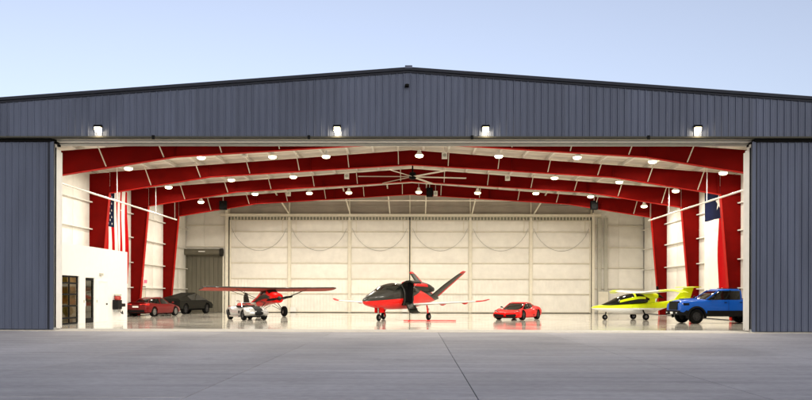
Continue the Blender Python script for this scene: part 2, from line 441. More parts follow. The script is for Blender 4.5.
# ---- roof, purlins
rf = MB()
for s in (-1, 1):
    rf.prism([(0, ZR), (s*21.5, roof_z(21.5)), (s*21.5, roof_z(21.5)+.18), (0, ZR+.18)], 'y', .26, YB+.2)
roof = rf.build('roof', 'roof_insulation', H)
purlin_x = [s*(.8+1.6*k) for k in range(13) for s in (-1, 1)]
for x in purlin_x:
    z = roof_z(x)
    p = MB(); p.box(x-.02, x+.02, 1.0, YB, z-.21, z-.012); p.box(x-.07, x+.07, 1.0, YB, z-.225, z-.211)
    p.build('purlin', 'white_steel', roof)
for x in [s*q for q in (5, 10, 15.5) for s in (-1, 1)]:   # thin cross bracing lines of insulation bands
    pass
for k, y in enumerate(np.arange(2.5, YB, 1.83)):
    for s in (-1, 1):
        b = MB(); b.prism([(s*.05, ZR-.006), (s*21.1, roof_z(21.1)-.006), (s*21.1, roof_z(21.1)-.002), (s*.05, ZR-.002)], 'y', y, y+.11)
        b.build('insulation_band', 'shaded_band', roof)

# ---- side walls with girts
for s in (-1, 1):
    W = WS[s]
    wl = MB().box(min(s*W, s*(W+.2)), max(s*W, s*(W+.2)), .3, YB+.2, -.3, roof_z(W)+.1).build('side_wall', 'slate_metal', H)
    ys = [1.3, 8.9, 16.5, 24.15, 31.8, YB-.02]
    zs = [.05, 2.15, 4.0, 5.85, 7.6, roof_z(W)-.02]
    sheets = []
    for i in range(5):
        for q in range(3):
            ya = ys[i]+(ys[i+1]-ys[i])*q/3+.012; yb = ys[i]+(ys[i+1]-ys[i])*(q+1)/3-.012
            for j in range(5):
                za, zb = zs[j]+.012, zs[j+1]-.012
                xi = s*(W-.004); xo = s*(W-.07)
                ring = lambda d, x: [(x, ya+d, za+d), (x, yb-d, za+d), (x, yb-d, zb-d), (x, ya+d, zb-d)]
                MB().loft([ring(0, xi), ring(0, s*(W-.035)), ring(.10, xo)]).build('insulation_panel', 'insulation', wl, smooth=50)
    for j in range(1, 5):
        for i in range(5):
            gm = MB(); a, b = sorted((s*(W-.075), s*(W-.26)))
            gm.box(a, b, ys[i]+.05, ys[i+1]-.05, zs[j]-.035, zs[j]+.035)
            gm.build('girt', 'white_steel', wl)

# ---- rigid frames: tapered columns and haunched rafters
FY = [8.9, 16.5, 24.15, 31.8]
def raf_bot(x):
    x = abs(x); return float(np.interp(x, [0, 13, 19.85], [10.05, 9.25, 8.15]))
def raf_top(x): return roof_z(x) - .232
for yy in FY:
    for s in (-1, 1):
        W = WS[s]; xo, xb, xt = s*(W-.01), s*(W-.65), s*(W-1.35)
        c = MB()
        c.prism([(xo, .012), (xb, .012), (xt, 8.15), (xt, raf_top(xt)), (xo, raf_top(W))], 'y', yy-.012, yy+.012)
        co = c.build('column', 'red_steel', H)
        fl = MB(); n_ = Vector((8.15, 0, -(xt-xb))).normalized()
        fl.add([(xb, yy-.17, .013), (xb, yy+.17, .013), (xt, yy+.17, 8.15), (xt, yy-.17, 8.15),
                (xb-s*.03, yy-.17, .013), (xb-s*.03, yy+.17, .013), (xt-s*.03, yy+.17, 8.15), (xt-s*.03, yy-.17, 8.15)],
               [(0,1,2,3),(7,6,5,4),(0,4,5,1),(1,5,6,2),(2,6,7,3),(3,7,4,0)])
        fl.build('inner_flange', 'red_steel_edge', co)
        MB().box(min(xo, xo-s*.02), max(xo, xo-s*.02), yy-.17, yy+.17, .013, raf_top(W)-.02).build('outer_flange', 'red_steel', co)
        MB().box(min(xo, xt), max(xo, xt), yy-.16, yy+.16, 8.13, 8.16).build('knee_stiffener', 'red_steel', co)
        MB().box(min(xo, xb)-.06, max(xo, xb)+.06, yy-.22, yy+.22, .0125, .045).build('base_plate', 'galvanised', co)
        # rafter
        r_ = MB(); xs = [0, 4.5, 9, 13, 16.5, W-1.37]
        r_.prism([(s*x, raf_top(x)) for x in xs] + [(s*x, raf_bot(x)) for x in reversed(xs)], 'y', yy-.012, yy+.012)
        ro = r_.build('rafter', 'red_steel', H)
        f2 = MB()
        for nm, fn, d, mm in (('bottom_flange', raf_bot, -.03, 'red_steel_edge'), ('top_flange', raf_top, -.022, 'red_steel')):
            f2 = MB(); xs2 = [0.001, 13, W-1.37]
            f2.loft([[(s*x, yy-.16, fn(x)+.0005), (s*x, yy+.16, fn(x)+.0005), (s*x, yy+.16, fn(x)+d), (s*x, yy-.16, fn(x)+d)] for x in xs2])
            f2.build(nm, mm, ro)
        for x in (6.5, 13.0, W-1.55):
            MB().box(min(s*x, s*(x+.03)), max(s*x, s*(x+.03)), yy-.14, yy+.14, raf_bot(x)+.01, raf_top(x)-.03).build('splice_plate', 'red_steel', ro)
        for k in range(6):   # flange braces from purlin down to the bottom flange
            x = s*(1.6*2*k+.8+1.6*(k > 0)) if False else s*(.8+3.2*k+(1.6 if s > 0 else 0))
            if abs(x) > 19.3: continue
            b = MB(); zb_ = raf_bot(x)+.06
            dy = 1.55
            b.bar((x, yy-.17, zb_), (x, yy-dy, roof_z(x)-.2), .045, .045)
            b.build('flange_brace', 'brace_cream', ro)

W = 21.2
# ---- rear wall
bw = MB(); bw.prism([(-21.4, -.3), (21.4, -.3), (21.4, roof_z(21.4)+.1), (0, ZR+.1), (-21.4, roof_z(21.4)+.1)], 'y', YB+.36, YB+.5)
rear = bw.build('rear_wall', 'shaded_panel', H)
DX0, DX1, DZ = -16.85, 16.4, 8.55
nl = 6; lw = (DX1-DX0)/nl
# upper gable liner sheets between posts
for k in range(nl):
    a, b = DX0+k*lw+.06, DX0+(k+1)*lw-.06
    mid = [(a, 9.08), (b, 9.08), (b, roof_z(b)-.25), (a, roof_z(a)-.25)]
    if a < 0 < b: mid = [(a, 9.08), (b, 9.08), (b, roof_z(b)-.25), (0, roof_z(0)-.25), (a, roof_z(a)-.25)]
    MB().prism(mid, 'y', YB+.22, YB+.34).build('gable_liner', 'shaded_panel', rear)
    MB().box(a, b, YB+.12, YB+.21, 9.78, 9.86).build('gable_girt', 'shaded_panel', rear)
for k in range(nl+1):
    x = DX0+k*lw
    MB().box(x-.055, x+.055, YB+.0, YB+.2, 9.05, roof_z(x)-.25).build('gable_post', 'cream_steel', rear)
hb = MB().box(-17.6, 17.2, YB-.35, YB+.05, 8.86, 9.05).build('rear_door_header', 'cream_steel', H)
MB().box(-17.6, 17.2, YB-.33, YB+.3, 8.82, 8.858).build('header_lip', 'cream_steel', hb)
strip = MB().box(DX0, DX1, YB+.1, YB+.2, DZ-.02, 8.815).build('track_cover', 'door_gap', H)
for k in range(110):
    x = DX0+.15+k*.302
    if x < DX1: MB().box(x-.04, x+.04, YB+.05, YB+.098, DZ, 8.81).build('track_rib', 'cream_steel', strip)
for x in (-11.3, -5.7, -2.05, 1.2, 5.45, 11.1):
    MB().bar((x, YB-.15, 9.06), (x, 30.7, roof_z(x)-.24), .10, .10).build('wind_brace', 'cream_steel', hb)
for x, wd in ((DX0-.17, .26), (DX1+.12, .22)):
    MB().box(x-wd/2, x+wd/2, YB-.3, YB+.1, .013, 9.45 if x < 0 else 9.2).build('rear_door_post', 'cream_steel', hb)
zr_ = [.10, 1.76, 3.13, 4.56, 6.0, 7.45, DZ-.06]
for k in range(nl):
    a, b = DX0+k*lw, DX0+(k+1)*lw
    lf = MB().box(a+.05, b-.05, YB+.10, YB+.16, .05, DZ-.03).build('rear_door_leaf', 'cream_steel', H)
    for j in range(6):
        za, zb = zr_[j]+.05, zr_[j+1]-.05
        if j < 2:   # lower courses: narrow vertical ribs
            rows = [[], []]
            n = 36; xa, xb = a+.16, b-.16
            for i in range(n+1):
                t = xa+(xb-xa)*i/n; dy = -.012 if i % 2 else 0
                for r2, z in zip(rows, (za, zb)): r2.append((t, YB+.085+dy, z))
            p = MB().grid(rows).build('door_panel', 'insulation', lf, recalc=False)
        else:
            xa, xb = a+.16, b-.16
            ring = lambda d, y: [(xa+d, y, za+d), (xb-d, y, za+d), (xb-d, y, zb-d), (xa+d, y, zb-d)]
            MB().loft([ring(0, YB+.098), ring(0, YB+.07), ring(.12, YB+.02)]).build('door_panel', 'insulation', lf, smooth=50)
    for z in zr_:
        MB().box(a+.10, b-.10, YB-.03, YB+.097, z-.03, z+.03).build('door_rail', 'cream_steel', lf)
    for x in (a+.10, b-.10):
        MB().box(x-.055, x+.055, YB-.045, YB+.096, .05, DZ-.03).build('door_stile', 'cream_steel', lf)
    MB().box(a+.1, b-.1, YB+.03, YB+.12, .013, .048).build('bottom_seal', 'black_rubber', lf)
    for x in (a+.62, b-.62):
        MB().box(x-.022, x+.022, YB-.03, YB+.02, 7.3, DZ+.1).build('hanger_rod', 'cream_steel', lf)
    # festoon cable sagging between the leaf edges
    pts = []
    for i in range(17):
        t = i/16; pts.append((a+.25+(b-a-.5)*t, YB-.08, 7.75-2.05*(1-(2*t-1)**2)**.75))
    MB().tube(pts, .016, 5).build('festoon_cable', 'galvanised', lf)
    for x in ((b-.5,) if k == 0 else (a+.45,) if k == 5 else (a+.42, b-.45)):
        if k in (1, 3, 5) and x < a+1 or k in (0, 2, 4) and x > b-1 or k == 5:
            MB().box(x-.26, x+.26, YB-.3, YB-.05, .10, .52).build('drive_box', 'white_liner', lf)
for k in (1, 2, 4, 5):
    MB().box(DX0+k*lw-.10, DX0+k*lw+.10, YB-.12, YB-.05, .05, 8.78).build('leaf_cover', 'cream_steel', hb)
for x in (DX0+3*lw, DX0+.0, DX1-.0):
    MB().box(x-.045, x+.045, YB-.06, YB-.046, .05, 8.78).build('leaf_seal', 'black_rubber', hb)

# solid rear wall beside the door: insulated panels, girts
for (xa, xb) in ((-W, DX0-.33), (DX1+.25, W)):
    zz = [.05, 2.3, 4.2, 6.05, 8.0, 9.3]
    MB().box(xa, xb, YB+.22, YB+.30, 0, roof_z(max(abs(xa), abs(xb)))-.02).build('side_liner', 'insulation', rear)
    n = 2
    for q in range(n):
        for j in range(5):
            u, v_ = xa+(xb-xa)*q/n+.01, xa+(xb-xa)*(q+1)/n-.01
            za, zb = zz[j]+.01, zz[j+1]-.01
            ring = lambda d, y: [(u+d, y, za+d), (v_-d, y, za+d), (v_-d, y, zb-d), (u+d, y, zb-d)]
            MB().loft([ring(0, YB+.215), ring(0, YB+.17), ring(.12, YB+.14)]).build('insulation_panel', 'insulation', rear, smooth=50)
    for z in zz[1:-1]:
        MB().box(xa+.05, xb-.05, YB-.02, YB+.135, z-.035, z+.035).build('girt', 'cream_steel', rear)
# roller shutter left of the rear door
rs = empty('roller_shutter'); rs.parent = H
sx0, sx1, sz = -21.05, -17.45, 5.25
for k in range(9):
    u = sx0+(sx1-sx0)*k/9
    MB().box(u+.012, u+(sx1-sx0)/9-.012, YB-.10, YB-.05, .03, sz).build('shutter_slat', 'roller_steel', rs)
MB().box(sx0, sx1, YB-.048, YB-.03, .02, sz).build('shutter_back', 'roller_dark', rs)
hd = MB(); hd.cyl((sx0, YB-.42, sz+.28), (sx1-.15, YB-.42, sz+.28), .30, n=16)
hd.build('shutter_housing', 'roller_steel', rs, smooth=40)
MB().cyl((sx1-.14, YB-.42, sz+.26), (sx1+.12, YB-.42, sz+.26), .36, n=14).build('end_bracket', 'roller_dark', rs, smooth=40)
MB().box(-19.5, -18.9, YB-.745, YB-.725, sz+.28, sz+.36).build('maker_plate', 'white_liner', rs)
for x in (sx0-.1, sx1+.1):
    MB().box(x-.07, x+.07, YB-.16, YB-.03, .015, sz+.1).build('guide_channel', 'cream_steel', rs)
MB().box(sx1+.18, sx1+.38, YB-.10, YB-.025, 1.2, 1.62).build('control_box', 'flat_grey', rs)
# grey shade on the rear wall built as solid strips, and a door
for a, b in ((16.95, 17.3), (17.55, 17.85)):
    tag(MB().box(a, b, YB-.12, YB-.022, .05, 8.75).build('shade_strip', 'flat_grey'),
        'flat grey vertical strip of painted shade on cream rear wall, ' + ('beside the rear door post' if a < 17.2 else 'farther from the rear door post'), 'shade strip')
rd = MB().box(16.95, 17.95, YB-.20, YB-.125, .02, 2.05).build('side_door', 'flat_grey', H)
MB().box(17.0, 17.9, YB-.215, YB-.202, .08, 2.0).build('door_leaf', 'cream_steel', rd)
# side door in the left wall
sdoor = MB().box(-20.82, -20.79, 26.0, 27.3, .02, 2.25).build('side_door', 'roller_dark', H)
MB().box(-20.788, -20.77, 26.1, 27.2, .05, 2.15).build('door_leaf', 'cream_steel', sdoor)

# ================================================================== lamps
def high_bay(x, y, z):
    t = empty('high_bay_lamp', (x, y, z))
    MB().lathe([(.02, .40), (.10, .38), (.12, .24), (.22, .12), (.255, .09), (.255, .06)], n=18).build('housing', 'white_liner', t, smooth=40)
    MB().lathe([(.25, .055), (.25, .02), (.21, -.05), (.12, -.08), (.02, -.09)], n=18).build('lens', 'lamp_lens', t, smooth=60)
    top = roof_z(x)-.21-z
    if top > .42: MB().cyl((0, 0, .40), (0, 0, top), .012, n=6).build('cord', 'white_steel', t)
    ld = bpy.data.lights.new('high_bay_light', 'AREA'); ld.shape = 'DISK'; ld.size = .5; ld.energy = LAMP_W; ld.color = (1, .94, .82)
    lo = bpy.data.objects.new('high_bay_light', ld); col.objects.link(lo); lo.parent = t; lo.location = (0, 0, -.13)
    return t
LAMPS = {'near': [(-17.4, 13.9, 9.35), (-12.9, 13.9, 10.02), (-8.5, 13.9, 10.08), (-5.2, 13.9, 10.1), (.53, 13.9, 10.15), (5.4, 13.9, 10.12), (10.2, 13.9, 10.05), (14.8, 13.9, 9.80), (19.1, 13.9, 9.1)],
         'mid': [(-17.4, 22.0, 9.28), (-12.9, 22.0, 9.80), (-8.45, 22.0, 10.02), (10.2, 22.0, 9.97), (14.8, 22.0, 9.68), (18.8, 22.0, 9.05)],
         'far': [(-17.1, 29.6, 9.10), (-12.7, 29.6, 9.75), (-8.3, 29.6, 9.82), (-5.1, 29.6, 9.86), (.55, 29.6, 9.92), (5.3, 29.6, 9.86), (10.0, 29.6, 9.83), (14.4, 29.6, 9.58), (18.7, 29.6, 8.80)],
         'front': [(-17.4, 5.3, 9.45), (-11, 5.3, 10.0), (-5.2, 5.3, 10.1), (.5, 5.3, 10.15), (5.4, 5.3, 10.1), (11.0, 5.3, 10.0), (17.4, 5.3, 9.45)]}  # last row is unseen, kept to brighten the floor inside the door
LAMP_LABEL = {'near': 'warm round high bay lamp in the row hanging ahead of the ceiling fan',
              'mid': 'warm round high bay lamp in the row hanging just behind the ceiling fan',
              'far': 'warm round high bay lamp in the row hanging closest to the rear door',
              'front': 'warm round high bay lamp in the unseen row added to light the front floor'}
for k_, ps_ in LAMPS.items():
    for p in ps_: tag(high_bay(*p), LAMP_LABEL[k_], 'lamp', 'high bay lamps under the roof')
def wall_pack(x, lab):
    t = empty('wall_lamp', (x, 0, HEAD+.17))
    tag(t, lab, 'lamp', 'wall lamps on the header')
    b = MB(); b.prism([(-.04, .27), (-.06, .34), (-.20, .34), (-.27, .27), (-.27, .24), (-.04, .24)], 'x', -.17, .17)
    b.build('housing', 'black_paint', t)
    l_ = MB(); l_.prism([(-.05, .05), (-.14, .06), (-.22, .13), (-.24, .238), (-.05, .238)], 'x', -.13, .13)
    l_.build('lens', 'pack_lens', t)
    ld = bpy.data.lights.new('wall_light', 'POINT'); ld.energy = PACK_W; ld.shadow_soft_size = .06; ld.color = (1, .80, .48)
    lo = bpy.data.objects.new('wall_light', ld); col.objects.link(lo); lo.parent = t; lo.location = (0, -.20, .0)
for x, u in ((-13.75, 'red sedan and office'), (-3.15, 'bush plane'), (3.4, 'jet tail'), (12.7, 'blue truck and yellow plane')):
    wall_pack(x, 'black boxed wall lamp glowing on the ribbed header over the ' + u)

# ================================================================== hanging services
def ceiling_rail(s, lab):
    x, z = s*18.5, 7.5
    t = empty('suspended_rail', (x, 0, 0))
    MB().cyl((0, 2.3, z), (0, 27.6, z), .055, n=10).build('rail_tube', 'white_steel', t, smooth=40)
    for y in (6.6, 15.0, 22.6, 27.2):
        zt = roof_z(x)-.2
        near = min(abs(y-f) for f in FY)
        MB().bar((0, y, z), (0, y-.05, zt), .03, .03).build('hanger', 'white_steel', t)
    tag(t, lab, 'rail')
ceiling_rail(-1, 'long white rail hung along the wall with the striped flag')
ceiling_rail(1, 'long white rail hung along the wall above the blue truck')
gp = MB(); pp = [(-16.5, 32.35, 9.15), (-11, 32.35, 9.6), (11, 32.35, 9.6), (18.5, 32.35, 8.75)]
gp.tube(pp, .05, 8); tag(gp.build('service_pipe', 'cream_steel'), 'thin cream pipe running across the hangar under the rear rafter', 'pipe')
# ceiling fan
fan = empty('ceiling_fan', (.1, 18.2, 9.5)); tag(fan, 'very large pale six-bladed ceiling fan with black motor under the ridge', 'ceiling fan')
MB().cyl((0, 0, .15), (0, 0, 1.4), .055, n=10).build('down_rod', 'black_paint', fan)
MB().lathe([(.05, .34), (.2, .30), (.24, .1), (.24, -.08), (.12, -.16), (.02, -.17)], n=16).build('motor', 'black_paint', fan, smooth=40)
MB().box(-.55, .55, -.08, .08, 1.26, 1.40).build('mount_bracket', 'black_paint', fan)
for k in range(6):
    a = k*math.pi/3+.1; d = Vector((math.cos(a), math.sin(a), 0)); q = Vector((-d.y, d.x, 0))
    b = MB(); rings = []
    for t, wd in ((.22, .08), (.5, .10), (3.4, .08), (3.62, .05)):
        c = d*t + Vector((0, 0, .02-.012*t))
        rings.append([c-q*wd+Vector((0,0,.03)), c+Vector((0,0,.045)), c+q*wd-Vector((0,0,.02)), c+q*wd-Vector((0,0,.03)), c+Vector((0,0,.01)), c-q*wd+Vector((0,0,.015))])
    b.loft(rings); b.build('blade', 'brace_cream', fan)
# speakers and small ceiling boxes
for x, z, lab in ((-15.7, 9.05, 'black loudspeaker hung at the rear rafter toward the roller shutter'), (15.05, 9.1, 'black loudspeaker hung at the rear rafter toward the grey wall strips'),
                  (1.45, 10.15, 'black loudspeaker under the rear rafter next to a white box')):
    y = 31.3
    t = empty('loudspeaker', (x, y, z)); tag(t, lab, 'loudspeaker')
    MB().box(-.27, .27, -.25, .25, -.36, .36).build('cabinet', 'black_paint', t)
    MB().lathe([(.24, -.256), (.22, -.27), (.08, -.258), (.02, -.258)], axis='y', c=(0, 0, -.1), n=16).build('cone', 'plastic_black', t, smooth=40)
    MB().cyl((0, 0, .36), (0, 0, roof_z(x)-z-.2), .03, n=8).build('bracket', 'white_steel', t)
for x, y, z, lab in ((2.05, 13.0, 10.05, 'small white box on ceiling right of the ridge under near rafters'), (-4.5, 20.6, 9.92, 'small white box hung between two rafters left of the fan'),
                     (-9.9, 12.4, 10.05, 'small grey box hung near the front left lamps'), (6.8, 21.5, 9.95, 'small white box hung between two rafters right of the fan'),
                     (1.95, 31.3, 10.05, 'small white box beside the loudspeaker under the ridge'), (-10.2, 31.0, 10.0, 'small white box among the lamps of the rear row')):
    t = empty('ceiling_box', (x, y, z)); tag(t, lab, 'box')
    MB().box(-.16, .16, -.12, .12, -.2, .2).build('case', 'white_steel', t)
    MB().lathe([(.11, -.122), (.09, -.15), (.02, -.16)], axis='y', n=12).build('grille', 'flat_grey', t)
    MB().cyl((0, 0, .2), (0, 0, max(.25, roof_z(x)-z-.2)), .015, n=6).build('stem', 'white_steel', t)

# ================================================================== flags
def us_flag():
    t = empty('striped_flag', (-20.55, 19.7, 9.0)); tag(t, 'large red and white striped flag with starred blue canton hung on wall', 'flag')
    wd, ln = 5.5, 6.6; sw = wd/13
    def wave(y, z): return (.03-.012*z)*math.sin(y*2.6+.4)+.03*math.sin(y*6+z*.6)+.04*math.sin(z*1.1)
    for k in range(13):
        a = -wd/2+k*sw; z0 = -ln
        rows = []
        for i in range(13):
            z = -ln*i/12; rows.append([(wave(a+sw*j/3, z), a+sw*j/3, z) for j in range(4)])
        if k < 7: rows = rows[5:]
        s_ = MB().grid(rows); s_.build('stripe', 'flag_red' if k % 2 == 0 else 'flag_white', t, smooth=60, recalc=False)
    rows = []
    for i in range(6):
        z = -ln*i/12; rows.append([(wave(-wd/2+7*sw*j/14, z), -wd/2+7*sw*j/14, z) for j in range(15)])
    c = MB().grid(rows).build('canton', 'flag_navy', t, smooth=60, recalc=False)
    ch, cw = ln*5/12, 7*sw
    for i in range(9):
        n = 6 if i % 2 == 0 else 5
        for j in range(n):
            y = -wd/2+cw*(i+1)/10; z = -ch*((j+.5 if n == 6 else j+1)/6)
            star(c, .11, (wave(y, z)+.012, y, z))
    MB().cyl((0, -wd/2-.1, .02), (0, wd/2+.1, .02), .03, n=8).build('hanging_bar', 'white_steel', t)
star_me = {}
def star(parent, r, loc, sx=1):
    key = (r, sx)
    if key not in star_me:
        pts = []
        for i in range(10):
            a = math.pi/2+i*math.pi/5; q = r if i % 2 == 0 else r*.4
            pts.append((0, q*math.cos(a), q*math.sin(a)))
        o = MB().add(pts, [tuple(range(10))]).build('star', 'flag_white', parent, recalc=False); star_me[key] = o
    else:
        o = star_me[key].copy(); col.objects.link(o); o.parent = parent
    o.location = loc
us_flag()
def tx_flag():
    t = empty('banner_flag', (20.88, 19.45, 9.05)); tag(t, 'large flag with navy top and white and red halves hung on wall by truck', 'flag')
    wd, ln = 5.1, 7.2
    def wave(y, z): return -(.03-.010*z)*math.sin(y*2.6)-.03*math.sin(y*6+z)-.03*math.sin(z*1.1)
    def patch(nm, m, y0, y1, z0, z1):
        rows = [[(wave(y0+(y1-y0)*j/8, z0+(z1-z0)*i/10), y0+(y1-y0)*j/8, z0+(z1-z0)*i/10) for j in range(9)] for i in range(11)]
        return MB().grid(rows).build(nm, m, t, smooth=60, recalc=False)
    b = patch('navy_field', 'flag_navy', -wd/2, wd/2, -ln*.30, 0)
    patch('white_half', 'flag_white', 0, wd/2, -ln, -ln*.30)
    patch('red_half', 'flag_red', -wd/2, 0, -ln, -ln*.30)
    star(b, .6, (-.09, -.3, -1.1), 2)
    MB().cyl((0, -wd/2-.1, .02), (0, wd/2+.1, .02), .03, n=8).build('hanging_bar', 'white_steel', t)
tx_flag()

# ================================================================== office box
of = empty('office_room', (0, 0, 0)); tag(of, 'white box office built inside the hangar with glazed doors facing the floor', 'office')
OX, OY0, OY1, OZ = -18.1, 2.6, 15.7, 4.32
# wall openings: garage door y 5.2..8.35 z 2.6 ; glass door 9.15..10.45 ; white door 10.9..12.3
wl = MB()
def wseg(y0, y1, z0, z1): wl.box(OX-.18, OX, y0, y1, z0, z1)
wseg(OY0, 5.2, .013, OZ); wseg(5.2, 8.35, 2.62, OZ); wseg(8.35, 9.15, .013, OZ); wseg(9.15, 10.45, 2.56, OZ); wseg(10.45, OY1, .013, OZ)
wl.box(-20.88, OX-.18, OY1-.18, OY1, .013, OZ); wl.box(-20.88, OX-.18, OY0, OY0+.18, .013, OZ)
wl.build('wall', 'office_white', of)
MB().box(-20.88, OX-.185, OY0+.185, OY1-.185, OZ-.15, OZ-.02).build('ceiling_deck', 'office_white', of)
MB().box(-20.85, -20.8, 2.9, OY1-.3, .02, OZ-.2).build('back_partition', 'lit_room', of)
MB().box(-20.7, -19.9, 4.2, 7.9, .02, .95).build('work_bench', 'roller_dark', of)
MB().box(-20.75, -20.5, 6.4, 8.3, 1.3, 1.9).build('wall_cabinet', 'roller_dark', of)
cl = MB().box(-20.3, -19.1, 6.2, 7.4, OZ-.20, OZ-.155).build('ceiling_lamp', 'lamp_lens', of)
ld = bpy.data.lights.new('office_light', 'AREA'); ld.size = 1.1; ld.energy = 75; ld.color = (1, .9, .7)
lo = bpy.data.objects.new('office_light', ld); col.objects.link(lo); lo.parent = cl; lo.location = (-19.7, 6.8, OZ-.22)
gd = MB().box(OX-.16, OX-.09, 5.22, 8.33, .015, .10).build('sectional_door', 'plastic_black', of)
for z in (.35, 1.0, 1.62, 2.22, 2.575):
    MB().box(OX-.15, OX-.08, 5.30, 8.25, z-.045, z+.045).build('door_rail', 'plastic_black', gd)
for y in (5.26, 6.25, 7.25, 8.29):
    MB().box(OX-.155, OX-.075, y-.045, y+.045, .10, 2.61).build('door_stile', 'plastic_black', gd)
mglass = mat('office_glass', (.62, .64, .60), .02, trans=1.)
for i in range(3):
    for j in range(4):
        za = (.1, .395, 1.045, 1.665)[j]+.002; zb = (.305, .955, 1.575, 2.175)[j]-.002
        y = (5.305, 6.295, 7.295)[i]
        MB().box(OX-.12, OX-.11, y+.002, y+.905, za, zb).build('pane', 'office_glass', gd)
gl = MB()
gl.box(OX-.14, OX-.06, 9.17, 9.30, .015, 2.54); gl.box(OX-.14, OX-.06, 10.28, 10.43, .015, 2.54)
gl.box(OX-.14, OX-.06, 9.302, 10.278, .015, .28); gl.box(OX-.14, OX-.06, 9.302, 10.278, 2.40, 2.54)
gdo = gl.build('glass_door', 'plastic_black', of)
MB().box(OX-.11, OX-.10, 9.305, 10.275, .285, 2.395).build('pane', 'office_glass', gdo)
MB().box(OX-.9, OX-.85, 8.9, 10.8, .02, 3.0).build('inner_panel', 'pale_panel', of)
MB().cyl((OX-.03, 9.24, .95), (OX-.03, 9.24, 1.25), .02, n=8).build('handle', 'chrome', gdo)
wd_ = MB().box(OX+.002, OX+.025, 10.95, 12.25, .015, 2.35).build('white_door', 'office_white', of)
MB().sphere((OX+.07, 12.12, 1.05), .05).build('knob', 'black_paint', wd_, smooth=60)
fr = MB(); fr.box(OX+.002, OX+.035, 10.87, 10.94, .015, 2.43); fr.box(OX+.002, OX+.035, 12.26, 12.33, .015, 2.43); fr.box(OX+.002, OX+.035, 10.945, 12.255, 2.36, 2.43)
fr.build('door_frame', 'office_white', of)
for y in (8.95, 10.75): MB().box(OX+.002, OX+.03, y-.04, y+.04, 1.15, 1.3).build('light_switch', 'flat_grey', of)
MB().box(OX+.002, OX+.1, 11.1, 11.5, 2.72, 2.85).build('door_lamp', 'flat_grey', of)
# wall mounted dispenser
ds = empty('wall_dispenser', (OX, 13.6, 0)); tag(ds, 'black wall dispenser with side shelf and red top on white office wall', 'dispenser')
MB().box(.004, .34, -.42, .25, .72, 1.28).build('cabinet', 'plastic_black', ds)
MB().box(.004, .30, .252, .95, .86, 1.06).build('side_shelf', 'plastic_black', ds)
MB().lathe([(.17, 1.282), (.2, 1.40), (.17, 1.52), (.02, 1.54)], c=(.2, -.06, 0), n=16).build('top_drum', 'sign_red' if False else 'leather_red', ds, smooth=40)
MB().lathe([(.2, 1.541), (.22, 1.58), (.2, 1.64), (.02, 1.65)], c=(.2, -.06, 0), n=16).build('lid', 'flat_grey', ds, smooth=40)
MB().box(.004, .26, -.25, .3, .55, .70).build('tray', 'galvanised', ds)
MB().tube([(.12, .45, .86), (.14, .5, .6), (.2, .6, .45), (.18, .85, .42), (.12, .9, .6)], .035).build('hose', 'plastic_black', ds)
# exit sign
ex = MB().box(-20.6, -20.55, 26.3, 26.85, 2.5, 2.75).build('lit_sign', 'sign_red'); tag(ex, 'small red lit sign above the side door behind the red sedan', 'sign')

# ================================================================== vehicles
def wheel(parent, x, y, r, wd, side, rim='rim_dark', spokes=5, rimr=.68):
    """side=+1: outer face towards +y"""
    t = MB().lathe([(r*rimr, -wd/2), (r*.93, -wd/2), (r, -wd*.36), (r, wd*.36), (r*.93, wd/2), (r*rimr, wd/2)], axis='y', n=28, cap=False)
    o = t.build('wheel', 'tyre', parent, smooth=35); o.location = (x, y, r)
    b = MB(); e = side*wd/2
    b.lathe([(r*rimr*.99, e-side*.015), (r*rimr*.90, e-side*.02), (r*rimr*.86, e-side*.08), (.03, e-side*.09)], axis='y', n=28, cap=None)
    for k in range(spokes):
        a = 2*math.pi*k/spokes; d = Vector((math.cos(a), 0, math.sin(a)))
        b.bar(d*(r*.08)+Vector((0, e-side*.04, 0)), d*(r*rimr*.93)+Vector((0, e-side*.035, 0)), .05*r/.35, .03, up=(0, 1, 0))
    b.cyl((0, e-side*.09, 0), (0, e-side*.01, 0), r*.14, n=12)
    b.build('rim', rim, o, smooth=35)
    return o

def body_rings(st, n=44):
    """st: dict of station arrays x,zb,zs,zt,w,wt (x ascending)"""
    xs = np.array(st['x'])
    q = np.concatenate([[xs[0]], np.linspace(xs[0], xs[-1], n)[1:-1], [xs[-1]]])
    P = {k: pchip(xs, st[k], q) for k in ('zb', 'zs', 'zt', 'w', 'wt')}
    rings = []
    for i, x in enumerate(q):
        zb, zs, zt, w_, wt = (float(P[k][i]) for k in ('zb', 'zs', 'zt', 'w', 'wt'))
        h = zs-zb
        half = [(0, zb), (.80*w_, zb), (.95*w_, zb+.10*h), (w_, zb+.38*h), (.995*w_, zb+.62*h), (.5*(w_*.98+wt), zs-.07*h), (wt, zs), (wt*.80, zs+.7*(zt-zs)), (wt*.45, zt), (0, zt+.004)]
        ring = [(x, y, z) for y, z in half] + [(x, -y, z) for y, z in reversed(half[1:-1])]
        rings.append(ring)
    return rings, (lambda x, k: float(pchip(xs, st[k], [x])[0]))

def se_ring(xf, xr, wd, z, n=32, e=3.2, wr=None):
    """rounded plan outline between front xf and rear xr, half width wd (wr at the rear)"""
    c = (xf+xr)/2; a = (xf-xr)/2; out = []
    for i in range(n):
        t = 2*math.pi*i/n; ct, s_ = math.cos(t), math.sin(t)
        x = c+a*math.copysign(abs(ct)**(2/e), ct)
        ww = wd if wr is None else wr+(wd-wr)*((x-xr)/(xf-xr))
        out.append((x, ww*math.copysign(abs(s_)**(2/e), s_), z))
    return out

